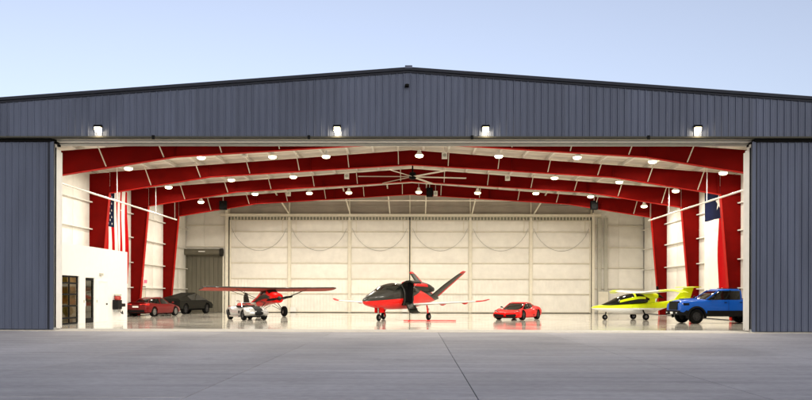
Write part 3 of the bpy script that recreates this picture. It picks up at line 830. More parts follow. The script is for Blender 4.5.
def car(name, st, axles, r, tw, track, paint, label, cat, loc, heading, cabin, rim='rim_dark', spokes=5, arch=.05, wheel_rim=.68, group=None):
    """heading: unit direction (dx,dy) the nose points to; loc = (x,y) of the car centre"""
    t = empty(name, (loc[0], loc[1], .0125), math.atan2(heading[1], heading[0])); tag(t, label, cat, group)
    rings, f = body_rings(st)
    b = MB().loft(rings).build('body', paint, t, smooth=38)
    obj_mat[b.name] = M[paint]
    cutters = []
    for ax in axles:
        for s in (-1, 1):
            y0, y1 = sorted((s*(track/2-tw*.5-.10), s*1.5))
            cutters.append(MB().cyl((ax, y0, r+.01), (ax, y1, r+.01), r+arch, n=28))
    cut(b, cutters)
    b.data.set_sharp_from_angle(angle=R(38))
    MB().box(st['x'][0]+.25, st['x'][-1]-.25, -(track/2-tw*.5-.08), track/2-tw*.5-.08, min(st['zb'])+.01, min(st['zb'])+.3).build('underbody', 'plastic_black', t)
    for ax in axles:
        for s in (-1, 1): wheel(t, ax, s*track/2, r, tw, s, rim, spokes, wheel_rim)
    if cabin:
        rr = [se_ring(*c) for c in cabin]
        MB().loft(rr[:-2] + [rr[-2]]).build('window_band', 'car_glass', t, smooth=50)
        up = [[(p[0], p[1]*1.0, p[2]-.012) for p in rr[-2]], rr[-2], rr[-1]]
        up = [[(c_[0]+(p[0]-c_[0])*1.015, p[1]*1.02, p[2]) for p in ring] for ring in up for c_ in [((max(q[0] for q in ring)+min(q[0] for q in ring))/2,)]]
        MB().loft(up).build('roof', paint, t, smooth=50)
    return t, f, (rr if cabin else None)
def pillars(t, rr, idx, paint, wd=.07):
    """body-coloured pillars up the cabin sides at ring indices"""
    n = len(rr[0])
    for i in idx:
        for k in (i, (n-i) % n):
            m = MB()
            for a, b in zip(rr[:-2], rr[1:-1]):
                p0, p1 = Vector(a[k]), Vector(b[k])
                m.bar(p0, p1, wd, .035, up=(0, 1, 0))
            m.build('pillar', paint, t)

# ---- red supercar
st = dict(x=[-2.2, -2.05, -1.4, -.7, 0, .7, 1.35, 1.9, 2.15, 2.26], zb=[.30, .22, .16, .14, .13, .13, .13, .14, .18, .30],
          zs=[.78, .84, .88, .82, .71, .70, .77, .62, .50, .42], zt=[.84, .90, .94, .90, .76, .68, .66, .57, .50, .43],
          w=[.82, .92, .98, .98, .93, .94, .97, .95, .88, .74], wt=[.64, .72, .76, .78, .80, .80, .80, .76, .70, .60])
hd_ = (-.49, -.87)
t, f, rr = car('sports_car', st, (1.3, -1.32), .33, .27, 1.66, 'sport_red', 'low wedge shaped bright red sports car parked beside the jet', 'car',
               (7.24, 18.95), hd_, [(1.40, -1.9, .84, .64, 32, 3.4, .74), (.88, -1.7, .80, .85, 32, 3.4, .66), (.20, -1.05, .68, 1.10, 32, 3.4, .56), (-.05, -.75, .54, 1.165, 32, 3.4, .46)], 'rim_dark', 10, .035)
pillars(t, rr, (4, 11), 'sport_red', .05)
ec = MB(); ec.loft([se_ring(-.95, -2.0, .60, .90, 24, 4, .5), se_ring(-1.0, -1.75, .50, 1.0, 24, 4, .42)]); ec.build('engine_cover', 'plastic_black', t, smooth=40)
for s in (-1, 1):
    MB().loft([[(2.11, s*.50, .53), (1.86, s*.86, .66), (1.90, s*.90, .57), (2.13, s*.64, .475)], [(2.0, s*.46, .52), (1.76, s*.80, .63), (1.76, s*.82, .53), (2.0, s*.58, .47)]]).build('headlight', 'plastic_black', t)
    MB().bar((2.135, s*.58, .51), (1.93, s*.82, .60), .03, .02).build('light_strip', 'head_lamp', t)
    # front intake
    MB().prism([(s*.06, .36), (s*.74, .41), (s*.80, .34), (s*.68, .19), (s*.12, .22)], 'x', 1.95, 2.275).build('air_intake', 'plastic_black', t)
    MB().prism([(-.55, .30), (-1.0, .62), (-.95, .70), (-.72, .56), (-.40, .28)], 'y', min(s*.9, s*.965), max(s*.9, s*.965)).build('side_intake', 'plastic_black', t)
    mm = MB(); mm.sphere((.62, s*.93, .84), .05, .085, .05); mm.bar((.60, s*.9, .82), (.62, s*.70, .74), .04, .03); mm.build('mirror', 'plastic_black', t, smooth=50)
MB().box(1.95, 2.27, -.74, .74, .13, .175).build('front_splitter', 'plastic_black', t)
MB().sphere((2.20, 0, .455), .035, .04, .03).build('nose_badge', 'chrome', t, smooth=60)

# ---- silver roadster with black stripes
st = dict(x=[-1.95, -1.85, -1.55, -1.15, -.6, 0, .5, .95, 1.15, 1.5, 1.8, 1.95], zb=[.42, .34, .26, .22, .2, .19, .19, .2, .21, .26, .32, .42],
          zs=[.62, .70, .80, .84, .72, .66, .66, .74, .78, .74, .62, .54], zt=[.66, .76, .86, .90, .86, .82, .84, .86, .85, .79, .68, .56],
          w=[.55, .68, .82, .89, .82, .76, .77, .84, .86, .82, .70, .52], wt=[.42, .52, .62, .66, .62, .60, .60, .64, .66, .62, .54, .42])
t, f, rr = car('roadster', st, (1.13, -1.15), .325, .22, 1.36, 'roadster_silver', 'silver open roadster with black hood stripes in front of the red plane', 'car',
               (-10.6, 16.55), (.565, -.826), None, 'rim_dark', 6, .045)
stripe = MB()
for s in (-1, 1):
    xs_ = np.linspace(.42, 1.92, 20)
    stripe.grid([[(x, s*y, f(x, 'zt')+.016) for y in (.0, .27)] for x in xs_])
    xs_ = np.linspace(-1.9, -1.0, 12)
    stripe.grid([[(x, s*y, f(x, 'zt')+.016) for y in (.0, .27)] for x in xs_])
stripe.build('hood_stripe', 'plastic_black', t, recalc=False)
MB().loft([se_ring(.42, -.98, .50, .79, 24, 3), se_ring(.40, -.96, .50, .895, 24, 3)]).build('cockpit', 'plastic_black', t)
for s in (-1, 1):
    sm = MB(); sm.sphere((-.62, s*.25, .92), .12, .19, .18); sm.box(-.5, .1, s*.25-.18, s*.25+.18, .86, .905); sm.build('seat', 'leather_red', t, smooth=50)
    hl = MB(); hl.sphere((1.70, s*.50, .62), .07, .085, .085); hl.build('headlight', 'head_lamp', t, smooth=60)
    MB().sphere((1.675, s*.50, .62), .07, .115, .115).build('headlight_ring', 'plastic_black', t, smooth=60)
    sp = MB(); sp.cyl((.75, s*.85, .24), (-.75, s*.87, .24), .05, n=10); sp.build('side_pipe', 'chrome', t, smooth=50)
    vt = MB(); vt.box(.42, .62, min(s*.755, s*.785), max(s*.755, s*.785), .42, .60); vt.build('side_vent', 'plastic_black', t)
gm = MB(); gm.sphere((1.88, 0, .46), .13, .36, .15); gm.build('grille_mouth', 'plastic_black', t, smooth=60)
ws = MB(); ws.bar((.42, -.52, .84), (.24, -.48, 1.10), .03, .03); ws.bar((.42, .52, .84), (.24, .48, 1.10), .03, .03); ws.bar((.24, -.49, 1.10), (.24, .49, 1.10), .03, .03)
wso = ws.build('windscreen_frame', 'chrome', t)
MB().add([(.42, -.5, .86), (.42, .5, .86), (.245, .46, 1.09), (.245, -.46, 1.09)], [(0, 1, 2, 3)]).build('windscreen', 'office_glass', wso)
rb = MB(); rb.tube([(-.85, -.42, .9), (-.85, -.40, 1.18), (-.85, -.30, 1.24), (-.85, -.18, 1.18), (-.85, -.16, .9)], .025, 8); rb.build('roll_hoop', 'chrome', t, smooth=50)

# ---- red fastback sedan, seen from behind
st = dict(x=[-2.45, -2.38, -2.1, -1.4, -.6, .4, 1.3, 1.9, 2.25, 2.42], zb=[.42, .34, .26, .22, .2, .2, .2, .22, .28, .40],
          zs=[.86, .98, 1.00, .96, .92, .90, .86, .76, .66, .56], zt=[.90, 1.03, 1.06, 1.02, .97, .95, .94, .84, .72, .58],
          w=[.78, .88, .93, .95, .94, .94, .94, .90, .82, .68], wt=[.66, .74, .78, .80, .80, .80, .78, .74, .66, .54])
t, f, rr = car('sedan_car', st, (1.45, -1.45), .35, .25, 1.62, 'sedan_red', 'dark red fastback sedan seen from behind at the office corner', 'car',
               (-19.35, 25.0), (.25, .97), [(1.35, -2.15, .79, .92, 32, 3, .72), (.95, -1.9, .76, 1.12, 32, 3, .62), (.45, -1.3, .68, 1.32, 32, 3, .56), (.10, -.75, .56, 1.42, 32, 3, .48)], 'rim_silver', 10)
pillars(t, rr, (4, 8, 12), 'sedan_red', .06)
for s in (-1, 1):
    MB().loft([[(-2.47, s*.34, .86), (-2.40, s*.84, .84), (-2.40, s*.84, .93), (-2.47, s*.34, .92)], [(-2.30, s*.34, .86), (-2.1, s*.90, .84), (-2.1, s*.90, .96), (-2.30, s*.34, .95)]]).build('tail_light', 'tail_lamp', t)
    mm = MB(); mm.sphere((.85, s*1.02, 1.02), .07, .10, .07); mm.build('mirror', 'sedan_red', t, smooth=50)
MB().box(-2.50, -2.40, -.70, .70, .33, .50).build('rear_diffuser', 'plastic_black', t)
MB().box(-2.505, -2.49, -.24, .24, .66, .78).build('number_plate', 'number_plate', t)
MB().box(-2.49, -2.3, -.72, .72, 1.03, 1.055).build('boot_spoiler', 'sedan_red', t)

# ---- dark angular pickup
t = empty('angular_pickup', (-19.15, 32.75, .0125), math.atan2(.97, .23)); tag(t, 'matte dark grey angular pickup parked by the roller shutter', 'pickup truck')
hw_ = 1.0
prof = [(-2.8, .55), (-2.8, 1.27), (.25, 1.80), (2.55, .98), (2.85, .72), (2.85, .50), (2.5, .42), (-2.5, .42)]
low = [(-2.78, .55), (-2.72, 1.10), (0, 1.16), (2.5, .92), (2.84, .74), (2.84, .50), (2.5, .42), (-2.5, .42)]
bm_ = MB()
def row(y, pts): return [(x, y, z) for x, z in pts]
P1 = [(-2.8, .45), (2.75, .45), (2.85, .74), (2.5, .97), (.25, 1.14), (-2.8, 1.12)]
bm_.prism(P1, 'y', -hw_, hw_)
b = bm_.build('body', 'matte_grey', t); obj_mat[b.name] = M['matte_grey']
cutters = [MB().prism([(ax+(.52)*math.cos(q), .44+.52*math.sin(q)) for q in [math.pi*2*i/8+math.pi/8 for i in range(8)]], 'y', *sorted((s*.62, s*1.4))) for ax in (1.8, -1.83) for s in (-1, 1)]
cut(b, cutters)
bot = [(2.45, .975), (-2.78, 1.125)]
c_ = MB()
c_.add([(2.45, -.93, .98), (2.45, .93, .98), (.25, .62, 1.79), (.25, -.62, 1.79), (-2.75, -.80, 1.30), (-2.75, .80, 1.30), (-2.78, .99, 1.122), (-2.78, -.99, 1.122), (.25, .985, 1.142), (.25, -.985, 1.142)],
       [(0, 1, 2, 3), (3, 2, 5, 4), (4, 5, 6, 7), (1, 8, 2), (2, 8, 6, 5), (0, 3, 9), (3, 4, 7, 9), (0, 9, 8, 1), (9, 7, 6, 8)])
c_.build('cabin_shell', 'matte_grey', t)
for s in (-1, 1):
    MB().add([(1.85, s*.995, 1.155), (.25, s*.675, 1.735), (-1.3, s*.79, 1.50), (-1.0, s*1.0, 1.155)], [(0, 1, 2, 3)]).build('side_window', 'car_glass', t)
    for ax in (1.8, -1.83): wheel(t, ax, s*.84, .43, .28, s, 'rim_dark', 6)
MB().add([(2.2, -.82, 1.085), (2.2, .82, 1.085), (.35, .60, 1.765), (.35, -.60, 1.765)], [(0, 1, 2, 3)]).build('windscreen', 'car_glass', t)
MB().box(-2.815, -2.802, -.92, .92, .62, 1.10).build('tailgate', 'plastic_black', t)
MB().box(-2.9, -2.82, -.95, .95, .44, .60).build('rear_bumper', 'plastic_black', t)
MB().box(-2.3, 2.3, -.55, .55, .30, .44).build('underbody', 'plastic_black', t)

# ---- blue pickup
st = dict(x=[-2.95, -2.9, -2.0, -1.15, -1.05, .8, 1.3, 2.0, 2.5, 2.72, 2.80], zb=[.66, .62, .58, .55, .52, .50, .50, .54, .58, .62, .66],
          zs=[1.36, 1.42, 1.42, 1.42, 1.40, 1.38, 1.34, 1.31, 1.27, 1.20, 1.14], zt=[1.38, 1.44, 1.44, 1.44, 1.42, 1.41, 1.43, 1.42, 1.37, 1.27, 1.16],
          w=[.97, 1.0, 1.02, 1.0, .99, .99, 1.0, 1.01, .98, .94, .90], wt=[.92, .94, .94, .93, .92, .92, .90, .88, .85, .81, .77])
th = R(8); hdg = (-math.cos(th), -math.sin(th))
fa = Vector((16.6, 11.45))            # near front wheel
hv = Vector(hdg); lv = Vector((-hdg[1], hdg[0]))
ctr = fa - hv*1.86 - lv*.84
t, f, rr = car('pickup_truck', st, (1.86, -1.82), .43, .31, 1.70, 'truck_blue', 'bright blue crew cab off-road pickup with black wheel flares', 'pickup truck',
               (ctr.x, ctr.y), hdg, [(1.32, -1.12, .91, 1.38, 40, 5), (.92, -1.12, .86, 1.62, 40, 5), (.42, -1.08, .77, 1.93, 40, 5), (.20, -1.0, .70, 2.03, 40, 5)], 'rim_dark', 8, .07, .58)
pillars(t, rr, (5, 15), 'truck_blue', .12); pillars(t, rr, (10,), 'plastic_black', .10)
for s in (-1, 1):
    for ax in (1.86, -1.82):
        fl = MB(); rings = []
        for i in range(13):
            a = R(-12)+R(204)*i/12; ca, sa = math.cos(a), math.sin(a)
            rings.append([(ax+ca*q, s*yy, .44+sa*q) for q, yy in ((.49, .86), (.49, 1.07), (.58, 1.055), (.62, .86))])
        fl.loft(rings); fl.build('wheel_flare', 'plastic_black', t, smooth=40)
    MB().box(-1.3, 1.28, min(s*.80, s*1.03), max(s*.80, s*1.03), .42, .60).build('running_board', 'plastic_black', t)
    MB().box(-1.1, 1.2, min(s*.90, s*1.003), max(s*.90, s*1.003), .60, .76).build('lower_cladding', 'plastic_black', t)
    MB().loft([[(2.76, s*.48, 1.06), (2.62, s*.95, 1.06), (2.62, s*.95, 1.20), (2.76, s*.48, 1.22)], [(2.5, s*.48, 1.06), (2.3, s*.975, 1.06), (2.3, s*.97, 1.20), (2.5, s*.48, 1.22)]]).build('headlight', 'plastic_black', t)
    MB().bar((2.785, s*.52, 1.17), (2.665, s*.92, 1.155), .03, .03).build('light_strip', 'head_lamp', t)
    MB().box(2.925, 2.935, s*.62-.07, s*.62+.07, .60, .66).build('fog_light', 'head_lamp', t)
    mm = MB(); mm.sphere((.92, s*1.14, 1.52), .08, .13, .11); mm.bar((.95, s*1.05, 1.48), (.98, s*.88, 1.45), .05, .05); mm.build('mirror', 'plastic_black', t, smooth=50)
    MB().box(.0, .16, min(s*.985, s*1.012), max(s*.985, s*1.012), 1.22, 1.26).build('door_handle', 'plastic_black', t)
    MB().box(-.95, -.79, min(s*.985, s*1.012), max(s*.985, s*1.012), 1.23, 1.27).build('door_handle', 'plastic_black', t)
    MB().box(-.115, -.105, min(s*.985, s*.998), max(s*.985, s*.998), .74, 1.36).build('door_seam', 'plastic_black', t)
MB().loft([[(2.86, -.52, .80), (2.86, .52, .80), (2.80, .56, 1.29), (2.80, -.56, 1.29)], [(2.4, -.52, .80), (2.4, .52, .80), (2.4, .56, 1.31), (2.4, -.56, 1.31)]]).build('grille', 'plastic_black', t)
MB().loft([[(2.92, -.80, .50), (2.92, .80, .50), (2.90, .82, .76), (2.90, -.82, .76)], [(2.4, -1.0, .48), (2.4, 1.0, .48), (2.4, 1.0, .78), (2.4, -1.0, .78)]]).build('front_bumper', 'plastic_black', t)
MB().box(2.925, 2.94, -.16, .16, .56, .68).build('number_plate', 'number_plate', t)
sc_ = MB(); sc_.loft([[(2.3, -.36, 1.39), (2.3, .36, 1.39), (2.3, .34, 1.45), (2.3, -.34, 1.45)], [(1.5, -.40, 1.42), (1.5, .40, 1.42), (1.5, .38, 1.48), (1.5, -.38, 1.48)]]); sc_.build('hood_scoop', 'truck_blue', t)
MB().box(2.302, 2.315, -.32, .32, 1.395, 1.442).build('scoop_mouth', 'plastic_black', t)
MB().box(-2.85, -1.25, -.86, .86, 1.446, 1.48).build('bed_cover', 'plastic_black', t)
rk = MB()
for s in (-1, 1): rk.tube([(-.9, s*.60, 2.025), (-.85, s*.60, 2.07), (-.25, s*.60, 2.075)], .02, 6)
rk.build('roof_rail', 'plastic_black', t)

# ================================================================== aircraft helpers
def fus_rings(secs, n=28, q=40, e=2.3):
    """secs rows (x,zc,hw,hh) ascending x"""
    a = np.array(secs, float); xs = np.linspace(a[0, 0], a[-1, 0], q)
    zc, hw, hh = (pchip(a[:, 0], a[:, k], xs) for k in (1, 2, 3))
    out = []
    for x, z, u, v in zip(xs, zc, hw, hh):
        r_ = []
        for i in range(n):
            t = 2*math.pi*i/n; c, s_ = math.cos(t), math.sin(t)
            r_.append((x, u*math.copysign(abs(c)**(2/e), c), z+v*math.copysign(abs(s_)**(2/e), s_)))
        out.append(r_)
    return out
def patch_on(secs, x0, x1, t0, t1, off=.008, e=2.3, nx=14, nt=10):
    """skin patch lying on the fuselage: x0..x1, angle t0..t1 (deg, 90 = top, 0 = left side); x bounds may be functions of t"""
    a = np.array(secs, float); rows = []
    for i in range(nt+1):
        t = R(t0+(t1-t0)*i/nt); c, s_ = math.cos(t), math.sin(t)
        xa = x0(math.degrees(t)) if callable(x0) else x0; xb = x1(math.degrees(t)) if callable(x1) else x1
        xs = np.linspace(xa, xb, nx); zc, hw, hh = (pchip(a[:, 0], a[:, k], xs) for k in (1, 2, 3))
        rows.append([(x, (u+off)*math.copysign(abs(c)**(2/e), c), z+(v+off)*math.copysign(abs(s_)**(2/e), s_)) for x, z, u, v in zip(xs, zc, hw, hh)])
    return MB().grid(rows)
AF = [(1, 0), (.9, .028), (.7, .060), (.45, .082), (.25, .078), (.1, .056), (.02, .024), (0, 0), (.03, -.018), (.15, -.034), (.4, -.040), (.7, -.024), (.92, -.006)]
def wing_rings(stations, tw=1.0, vertical=None):
    """stations rows: (y, x_le, z, chord, dihedral_dir) ; chord runs backwards from x_le"""
    rings = []
    for y, xle, z, ch in stations:
        rings.append([(xle-u*ch, y, z+v*ch*tw) for u, v in AF])
    return rings
def plane_root(name, label, loc, hd, z=.0125):
    t = empty(name, (loc[0], loc[1], z), math.atan2(hd[1], hd[0])); tag(t, label, 'aeroplane'); return t
def tyre_small(t, x, y, r, wd, nm='wheel'):
    o = MB().lathe([(r*.45, -wd*.42), (r*.8, -wd/2), (r, -wd*.25), (r, wd*.25), (r*.8, wd/2), (r*.45, wd*.42)], axis='y', n=22, cap=False).build(nm, 'tyre', t, smooth=40)
    o.location = (x, y, r)
    MB().lathe([(r*.44, -wd*.36), (r*.44, wd*.36)], axis='y', n=16).build('hub', 'rim_silver', o, smooth=40)

# ---- red and black V-tail jet
J = plane_root('jet_plane', 'red and black V-tail jet with its cabin door swung open', (-.35, 17.3), (-.5, -.866))
js = [(-4.5, 1.42, .05, .07), (-3.6, 1.42, .20, .24), (-2.6, 1.42, .36, .40), (-1.4, 1.44, .56, .60), (-.4, 1.50, .72, .77), (.6, 1.54, .80, .84), (1.6, 1.54, .82, .84),
      (2.5, 1.48, .80, .76), (3.2, 1.38, .70, .60), (3.9, 1.30, .54, .44), (4.5, 1.25, .34, .28), (4.85, 1.23, .12, .12), (4.92, 1.23, .02, .02)]
MB().loft(fus_rings(js, 32, 52)).build('fuselage', 'jet_paint', J, smooth=60)
# windscreen, side windows
patch_on(js, lambda t: 1.75, lambda t: 3.55-.9*abs(t-90)/60, 30, 150, .010, nt=16).build('windscreen', 'car_glass', J, smooth=60, recalc=False)
MB().add([(0,0,0)], []) if False else None
for s in (0, 1):
    tt = (lambda a, b: (a, b) if s == 0 else (180-a, 180-b))(18, 52)
    patch_on(js, -.25, .55, *tt, .010).build('side_window', 'car_glass', J, smooth=60, recalc=False)
patch_on(js, 1.66, 1.74, 20, 160, .012, nt=16).build('window_pillar', 'plane_dark', J, smooth=60, recalc=False)
# engine nacelle on top
ns = [(-3.7, 2.02, .16, .16), (-2.8, 2.10, .32, .32), (-1.6, 2.16, .40, .38), (-.7, 2.18, .40, .36), (-.1, 2.2, .36, .30)]
MB().loft(fus_rings(ns, 24, 20)).build('engine_nacelle', 'plane_dark', J, smooth=60)
lip = [( -.12, 2.2, .37, .31), (.0, 2.2, .38, .32), (.06, 2.2, .34, .28)]
MB().loft(fus_rings(lip, 24, 6)).build('intake_lip', 'plane_red', J, smooth=60)
MB().loft(fus_rings([(.055, 2.2, .29, .23), (.075, 2.2, .28, .22)], 20, 3)).build('intake_duct', 'black_paint', J)
patch_on(ns, -2.4, -.3, 5, 40, .006).build('nacelle_flash', 'plane_red', J, smooth=60, recalc=False)
MB().box(-2.6, -.5, -.16, .16, 1.75, 2.12).build('engine_pylon', 'plane_dark', J)
# wings
for s in (-1, 1):
    wn = MB().loft(wing_rings([(s*.3, .95, .96, 1.75), (s*1.2, .78, 1.0, 1.5), (s*5.2, .25, 1.22, .80)], .9)).build('wing', 'plane_white', J, smooth=50)
    MB().loft(wing_rings([(s*5.205, .25, 1.22, .80), (s*5.6, .16, 1.26, .68), (s*5.9, -.05, 1.36, .36)], .9)).build('wing_tip', 'plane_red', wn, smooth=50)
    for y in (2.4, 4.0):
        MB().loft(fus_rings([(-1.15, .98+.055*(y-1.2), .02, .03), (-.7, .96+.055*(y-1.2), .06, .09), (-.2, 1.0+.055*(y-1.2), .02, .03)], 10, 8)).build('flap_fairing', 'plane_red', wn, smooth=60).location = (0, s*y, 0)
    MB().loft([[(p[0], p[1], p[2]) for p in r_] for r_ in wing_rings([(s*1.2, .80, 1.002, .10), (s*5.2, .27, 1.222, .07)], 1.6)]).build('leading_edge', 'plane_dark', wn, smooth=50)
    # V tail
    fr_ = []
    for q, xle, ch in ((0, -3.05, 1.25), (.5, -3.35, 1.05), (1, -3.95, .72)):
        y, z = s*(.10+1.85*q), 1.5+1.62*q; nv = Vector((0, -s*1.62, 1.85)).normalized()
        fr_.append([(xle-u*ch, y+nv.y*v*ch*.8, z+nv.z*v*ch*.8) for u, v in AF])
    tf = MB().loft(fr_).build('tail_fin', 'plane_dark', J, smooth=50)
    f3 = []
    for q in (1.001, 1.09):
        y, z = s*(.10+1.85*q), 1.5+1.62*q; nv = Vector((0, -s*1.62, 1.85)).normalized()
        f3.append([(-3.95-(q-1)*2-u*(.72-(q-1)*2), y+nv.y*v*.55, z+nv.z*v*.55) for u, v in AF])
    MB().loft(f3).build('fin_tip', 'plane_red', tf, smooth=50)
    f4 = []
    for q, xle, ch in ((.05, -4.02, .34), (.98, -4.46, .24)):
        y, z = s*(.10+1.85*q), 1.5+1.62*q; nv = Vector((0, -s*1.62, 1.85)).normalized()
        f4.append([(xle-u*ch, y+nv.y*v*ch*1.6, z+nv.z*v*ch*1.6) for u, v in AF])
    MB().loft(f4).build('ruddervator', 'plane_red', tf, smooth=50)
    MB().bar((.0, s*1.62, 1.0), (-.05, s*1.72, .22), .16, .10).build('main_gear_leg', 'plane_red', J)
    tyre_small(J, -.05, s*1.72, .24, .17)
    ar = MB(); ar.bar((-.05, s*1.64, .50), (-.28, s*1.62, .75), .05, .05); ar.build('gear_strut', 'chrome', J)
MB().bar((3.25, 0, .95), (3.22, 0, .22), .09, .10).build('nose_gear_leg', 'chrome', J)
MB().box(2.95, 3.4, -.20, -.17, .52, .86).build('gear_door', 'plane_red', J); MB().box(2.95, 3.4, .17, .20, .52, .86).build('gear_door', 'plane_red', J)
tyre_small(J, 3.22, 0, .22, .15)
# open clamshell door on the left side
patch_on(js, .62, 1.6, -40, 55, .012).build('door_opening', 'black_paint', J, smooth=60, recalc=False)
def shell(pts, x0, x1, nm, th=.06):
    b = MB(); rings = []
    for (y, z), (y2, z2) in pts: rings.append([(x0, y, z), (x1, y, z), (x1, y2, z2), (x0, y2, z2)])
    b.loft(rings); return b.build(nm, 'plane_dark', J, smooth=40)
up = [(.60, 2.20), (.80, 2.42), (1.05, 2.54), (1.32, 2.55), (1.55, 2.44)]
shell([((y, z), (y-.02, z-.09)) for y, z in up], .60, 1.65, 'upper_door')
lo = [(.80, 1.12), (1.02, .98), (1.12, .78), (1.25, .56), (1.48, .46)]
shell([((y, z), (y+.09, z+.03)) for y, z in lo], .62, 1.62, 'lower_door')
fr_ = MB()
for x in (.60, 1.64):
    pts = [(x, .84, .95), (x, .93, 1.3), (x, .93, 1.7), (x, .83, 2.05), (x, .62, 2.28)]
    fr_.tube(pts, .06, 8)
fr_.build('door_frame', 'plane_dark', J, smooth=50)
MB().cyl((.7, .85, 1.9), (.7, 1.35, 2.5), .022, n=8).build('door_strut', 'chrome', J)
sp_ = MB(); sp_.box(.7, 1.55, 1.10, 1.36, .74, .77); sp_.build('step', 'plastic_black', J)
MB().bar((1.05, .92, 1.1), (1.05, 1.05, 2.45), .42, .05, up=(1, 0, 0)).build('door_curtain', 'black_paint', J)
# thin red tow bar lying on the floor under the jet's wing
tb = MB(); tb.cyl((0, 0, .05), (3.2, 0, .05), .03, n=8); tb.bar((3.2, -.18, .05), (3.2, .18, .05), .05, .05); tb.cyl((.3, -.12, .045), (.3, .12, .045), .045, n=10)
to = tb.build('tow_bar', 'plane_red'); to.location = (-.4, 13.9, .0125); to.rotation_euler = (0, 0, R(6)); tag(to, 'thin red tow bar lying on the glossy floor below the jet', 'tow bar')

# ---- red high-wing bush plane
B = plane_root('bush_plane', 'red high-wing tail-wheel propeller plane with struts and fat tyres', (-10.5, 24.2), (.545, -.838))
bs = [(-4.95, .62, .04, .10), (-3.4, .86, .17, .24), (-1.9, 1.14, .32, .42), (-.8, 1.40, .42, .60), (.2, 1.50, .43, .58), (.75, 1.42, .43, .42), (1.3, 1.38, .40, .36), (1.68, 1.36, .30, .28), (1.74, 1.36, .22, .20)]
MB().loft(fus_rings(bs, 28, 40, 3.2)).build('fuselage', 'plane_red', B, smooth=50)
patch_on(bs, .28, .85, 35, 145, .012, 3.2, nt=12).build('windscreen', 'car_glass', B, smooth=60, recalc=False)
for tt in ((8, 48), (172, 132)):
    patch_on(bs, -.95, .22, *tt, .012, 3.2).build('side_window', 'car_glass', B, smooth=60, recalc=False)
    tt2 = (-6, 8) if tt[0] == 8 else (174, 188)
    patch_on(bs, -3.2, .95, *tt2, .010, 3.2, nt=4).build('side_stripe', 'plane_dark', B, smooth=60, recalc=False)
MB().loft(fus_rings([(.80, 1.40, .44, .40), (1.3, 1.38, .41, .37), (1.70, 1.36, .31, .29)], 28, 10, 3.2)).build('engine_cowl', 'plane_red', B, smooth=50)
for s in (-1, 1):
    MB().loft(fus_rings([(1.66, 1.40, .09, .09), (1.72, 1.40, .09, .09)], 14, 3)).build('cowl_intake', 'black_paint', B).location = (0, s*.18, 0)
MB().lathe([(.17, 1.74), (.15, 1.84), (.09, 1.96), (.01, 2.03)], axis='x', c=(0, 0, 1.36), n=18).build('spinner', 'plane_dark', B, smooth=50)
pr = MB()
for s in (-1, 1):
    a = R(8)
    d = Vector((0, math.cos(a)*s, math.sin(a)*s))
    pr.loft([[Vector((1.82, 0, 1.36))+d*q+Vector((u*.02, 0, 0))+Vector((0, -d.z, d.y))*v*wd for u, v in ((-1, -1), (1, -1), (1, 1), (-1, 1))] for q, wd in ((.1, .05), (.5, .085), (.9, .07), (1.02, .03))])
pr.build('propeller', 'black_paint', B)
for s in (-1, 1):
    stn = [(s*.0, .78, 2.10, 1.62), (s*2.6, .78, 2.13, 1.62), (s*4.95, .76, 2.16, 1.58), (s*5.2, .62, 2.17, 1.30)]
    rg = [[(x, y, z-(.78-x)*.16) for x, y, z in r_] for r_ in wing_rings(stn, 1.0)]
    up_ = [r_[:9] for r_ in rg]; dn = [r_[8:]+r_[:1] for r_ in rg]
    wo = MB().grid(up_).build('wing', 'plane_dark', B, smooth=60, recalc=False)
    MB().grid(dn).build('wing_underside', 'wing_fabric', wo, smooth=60, recalc=False)
    MB().loft([rg[-1], [(p[0], p[1]+s*.02, p[2]) for p in rg[-1]]]).build('wing_end', 'plane_dark', wo)
    for xa, xb in ((.25, .45), (-.55, -.5)):
        MB().bar((xa*.4+.05, s*.42, 1.02), (xb, s*2.85, 2.10-(.78-xb)*.15), .06, .03).build('wing_strut', 'plane_dark', B)
    MB().bar((-.1, s*2.0, 1.70), (.1, s*1.9, 2.08), .03, .02).build('jury_strut', 'plane_dark', B)
    for xg in (.62, -.15):
        MB().bar((xg, s*.36, 1.0), (.30, s*.98, .40), .05, .03).build('gear_leg', 'plane_dark', B)
    MB().bar((.25, s*.05, .82), (.30, s*.95, .42), .04, .03).build('shock_strut', 'plane_dark', B)
    tyre_small(B, .30, s*1.02, .39, .30)
    MB().prism([(-3.95, s*.05), (-4.4, s*1.35), (-5.0, s*1.38), (-5.25, s*.9), (-5.2, s*.05)], 'z', .70, .74).build('tailplane', 'plane_red', B)
MB().prism([(-4.0, .80), (-4.55, 1.72), (-4.95, 1.80), (-5.30, 1.45), (-5.25, .55), (-4.9, .5)], 'y', -.03, .03).build('tail_fin', 'plane_dark', B)
tyre_small(B, -4.9, 0, .12, .08, 'tail_wheel'); MB().bar((-4.7, 0, .58), (-4.9, 0, .14), .05, .03).build('tail_spring', 'plane_dark', B)

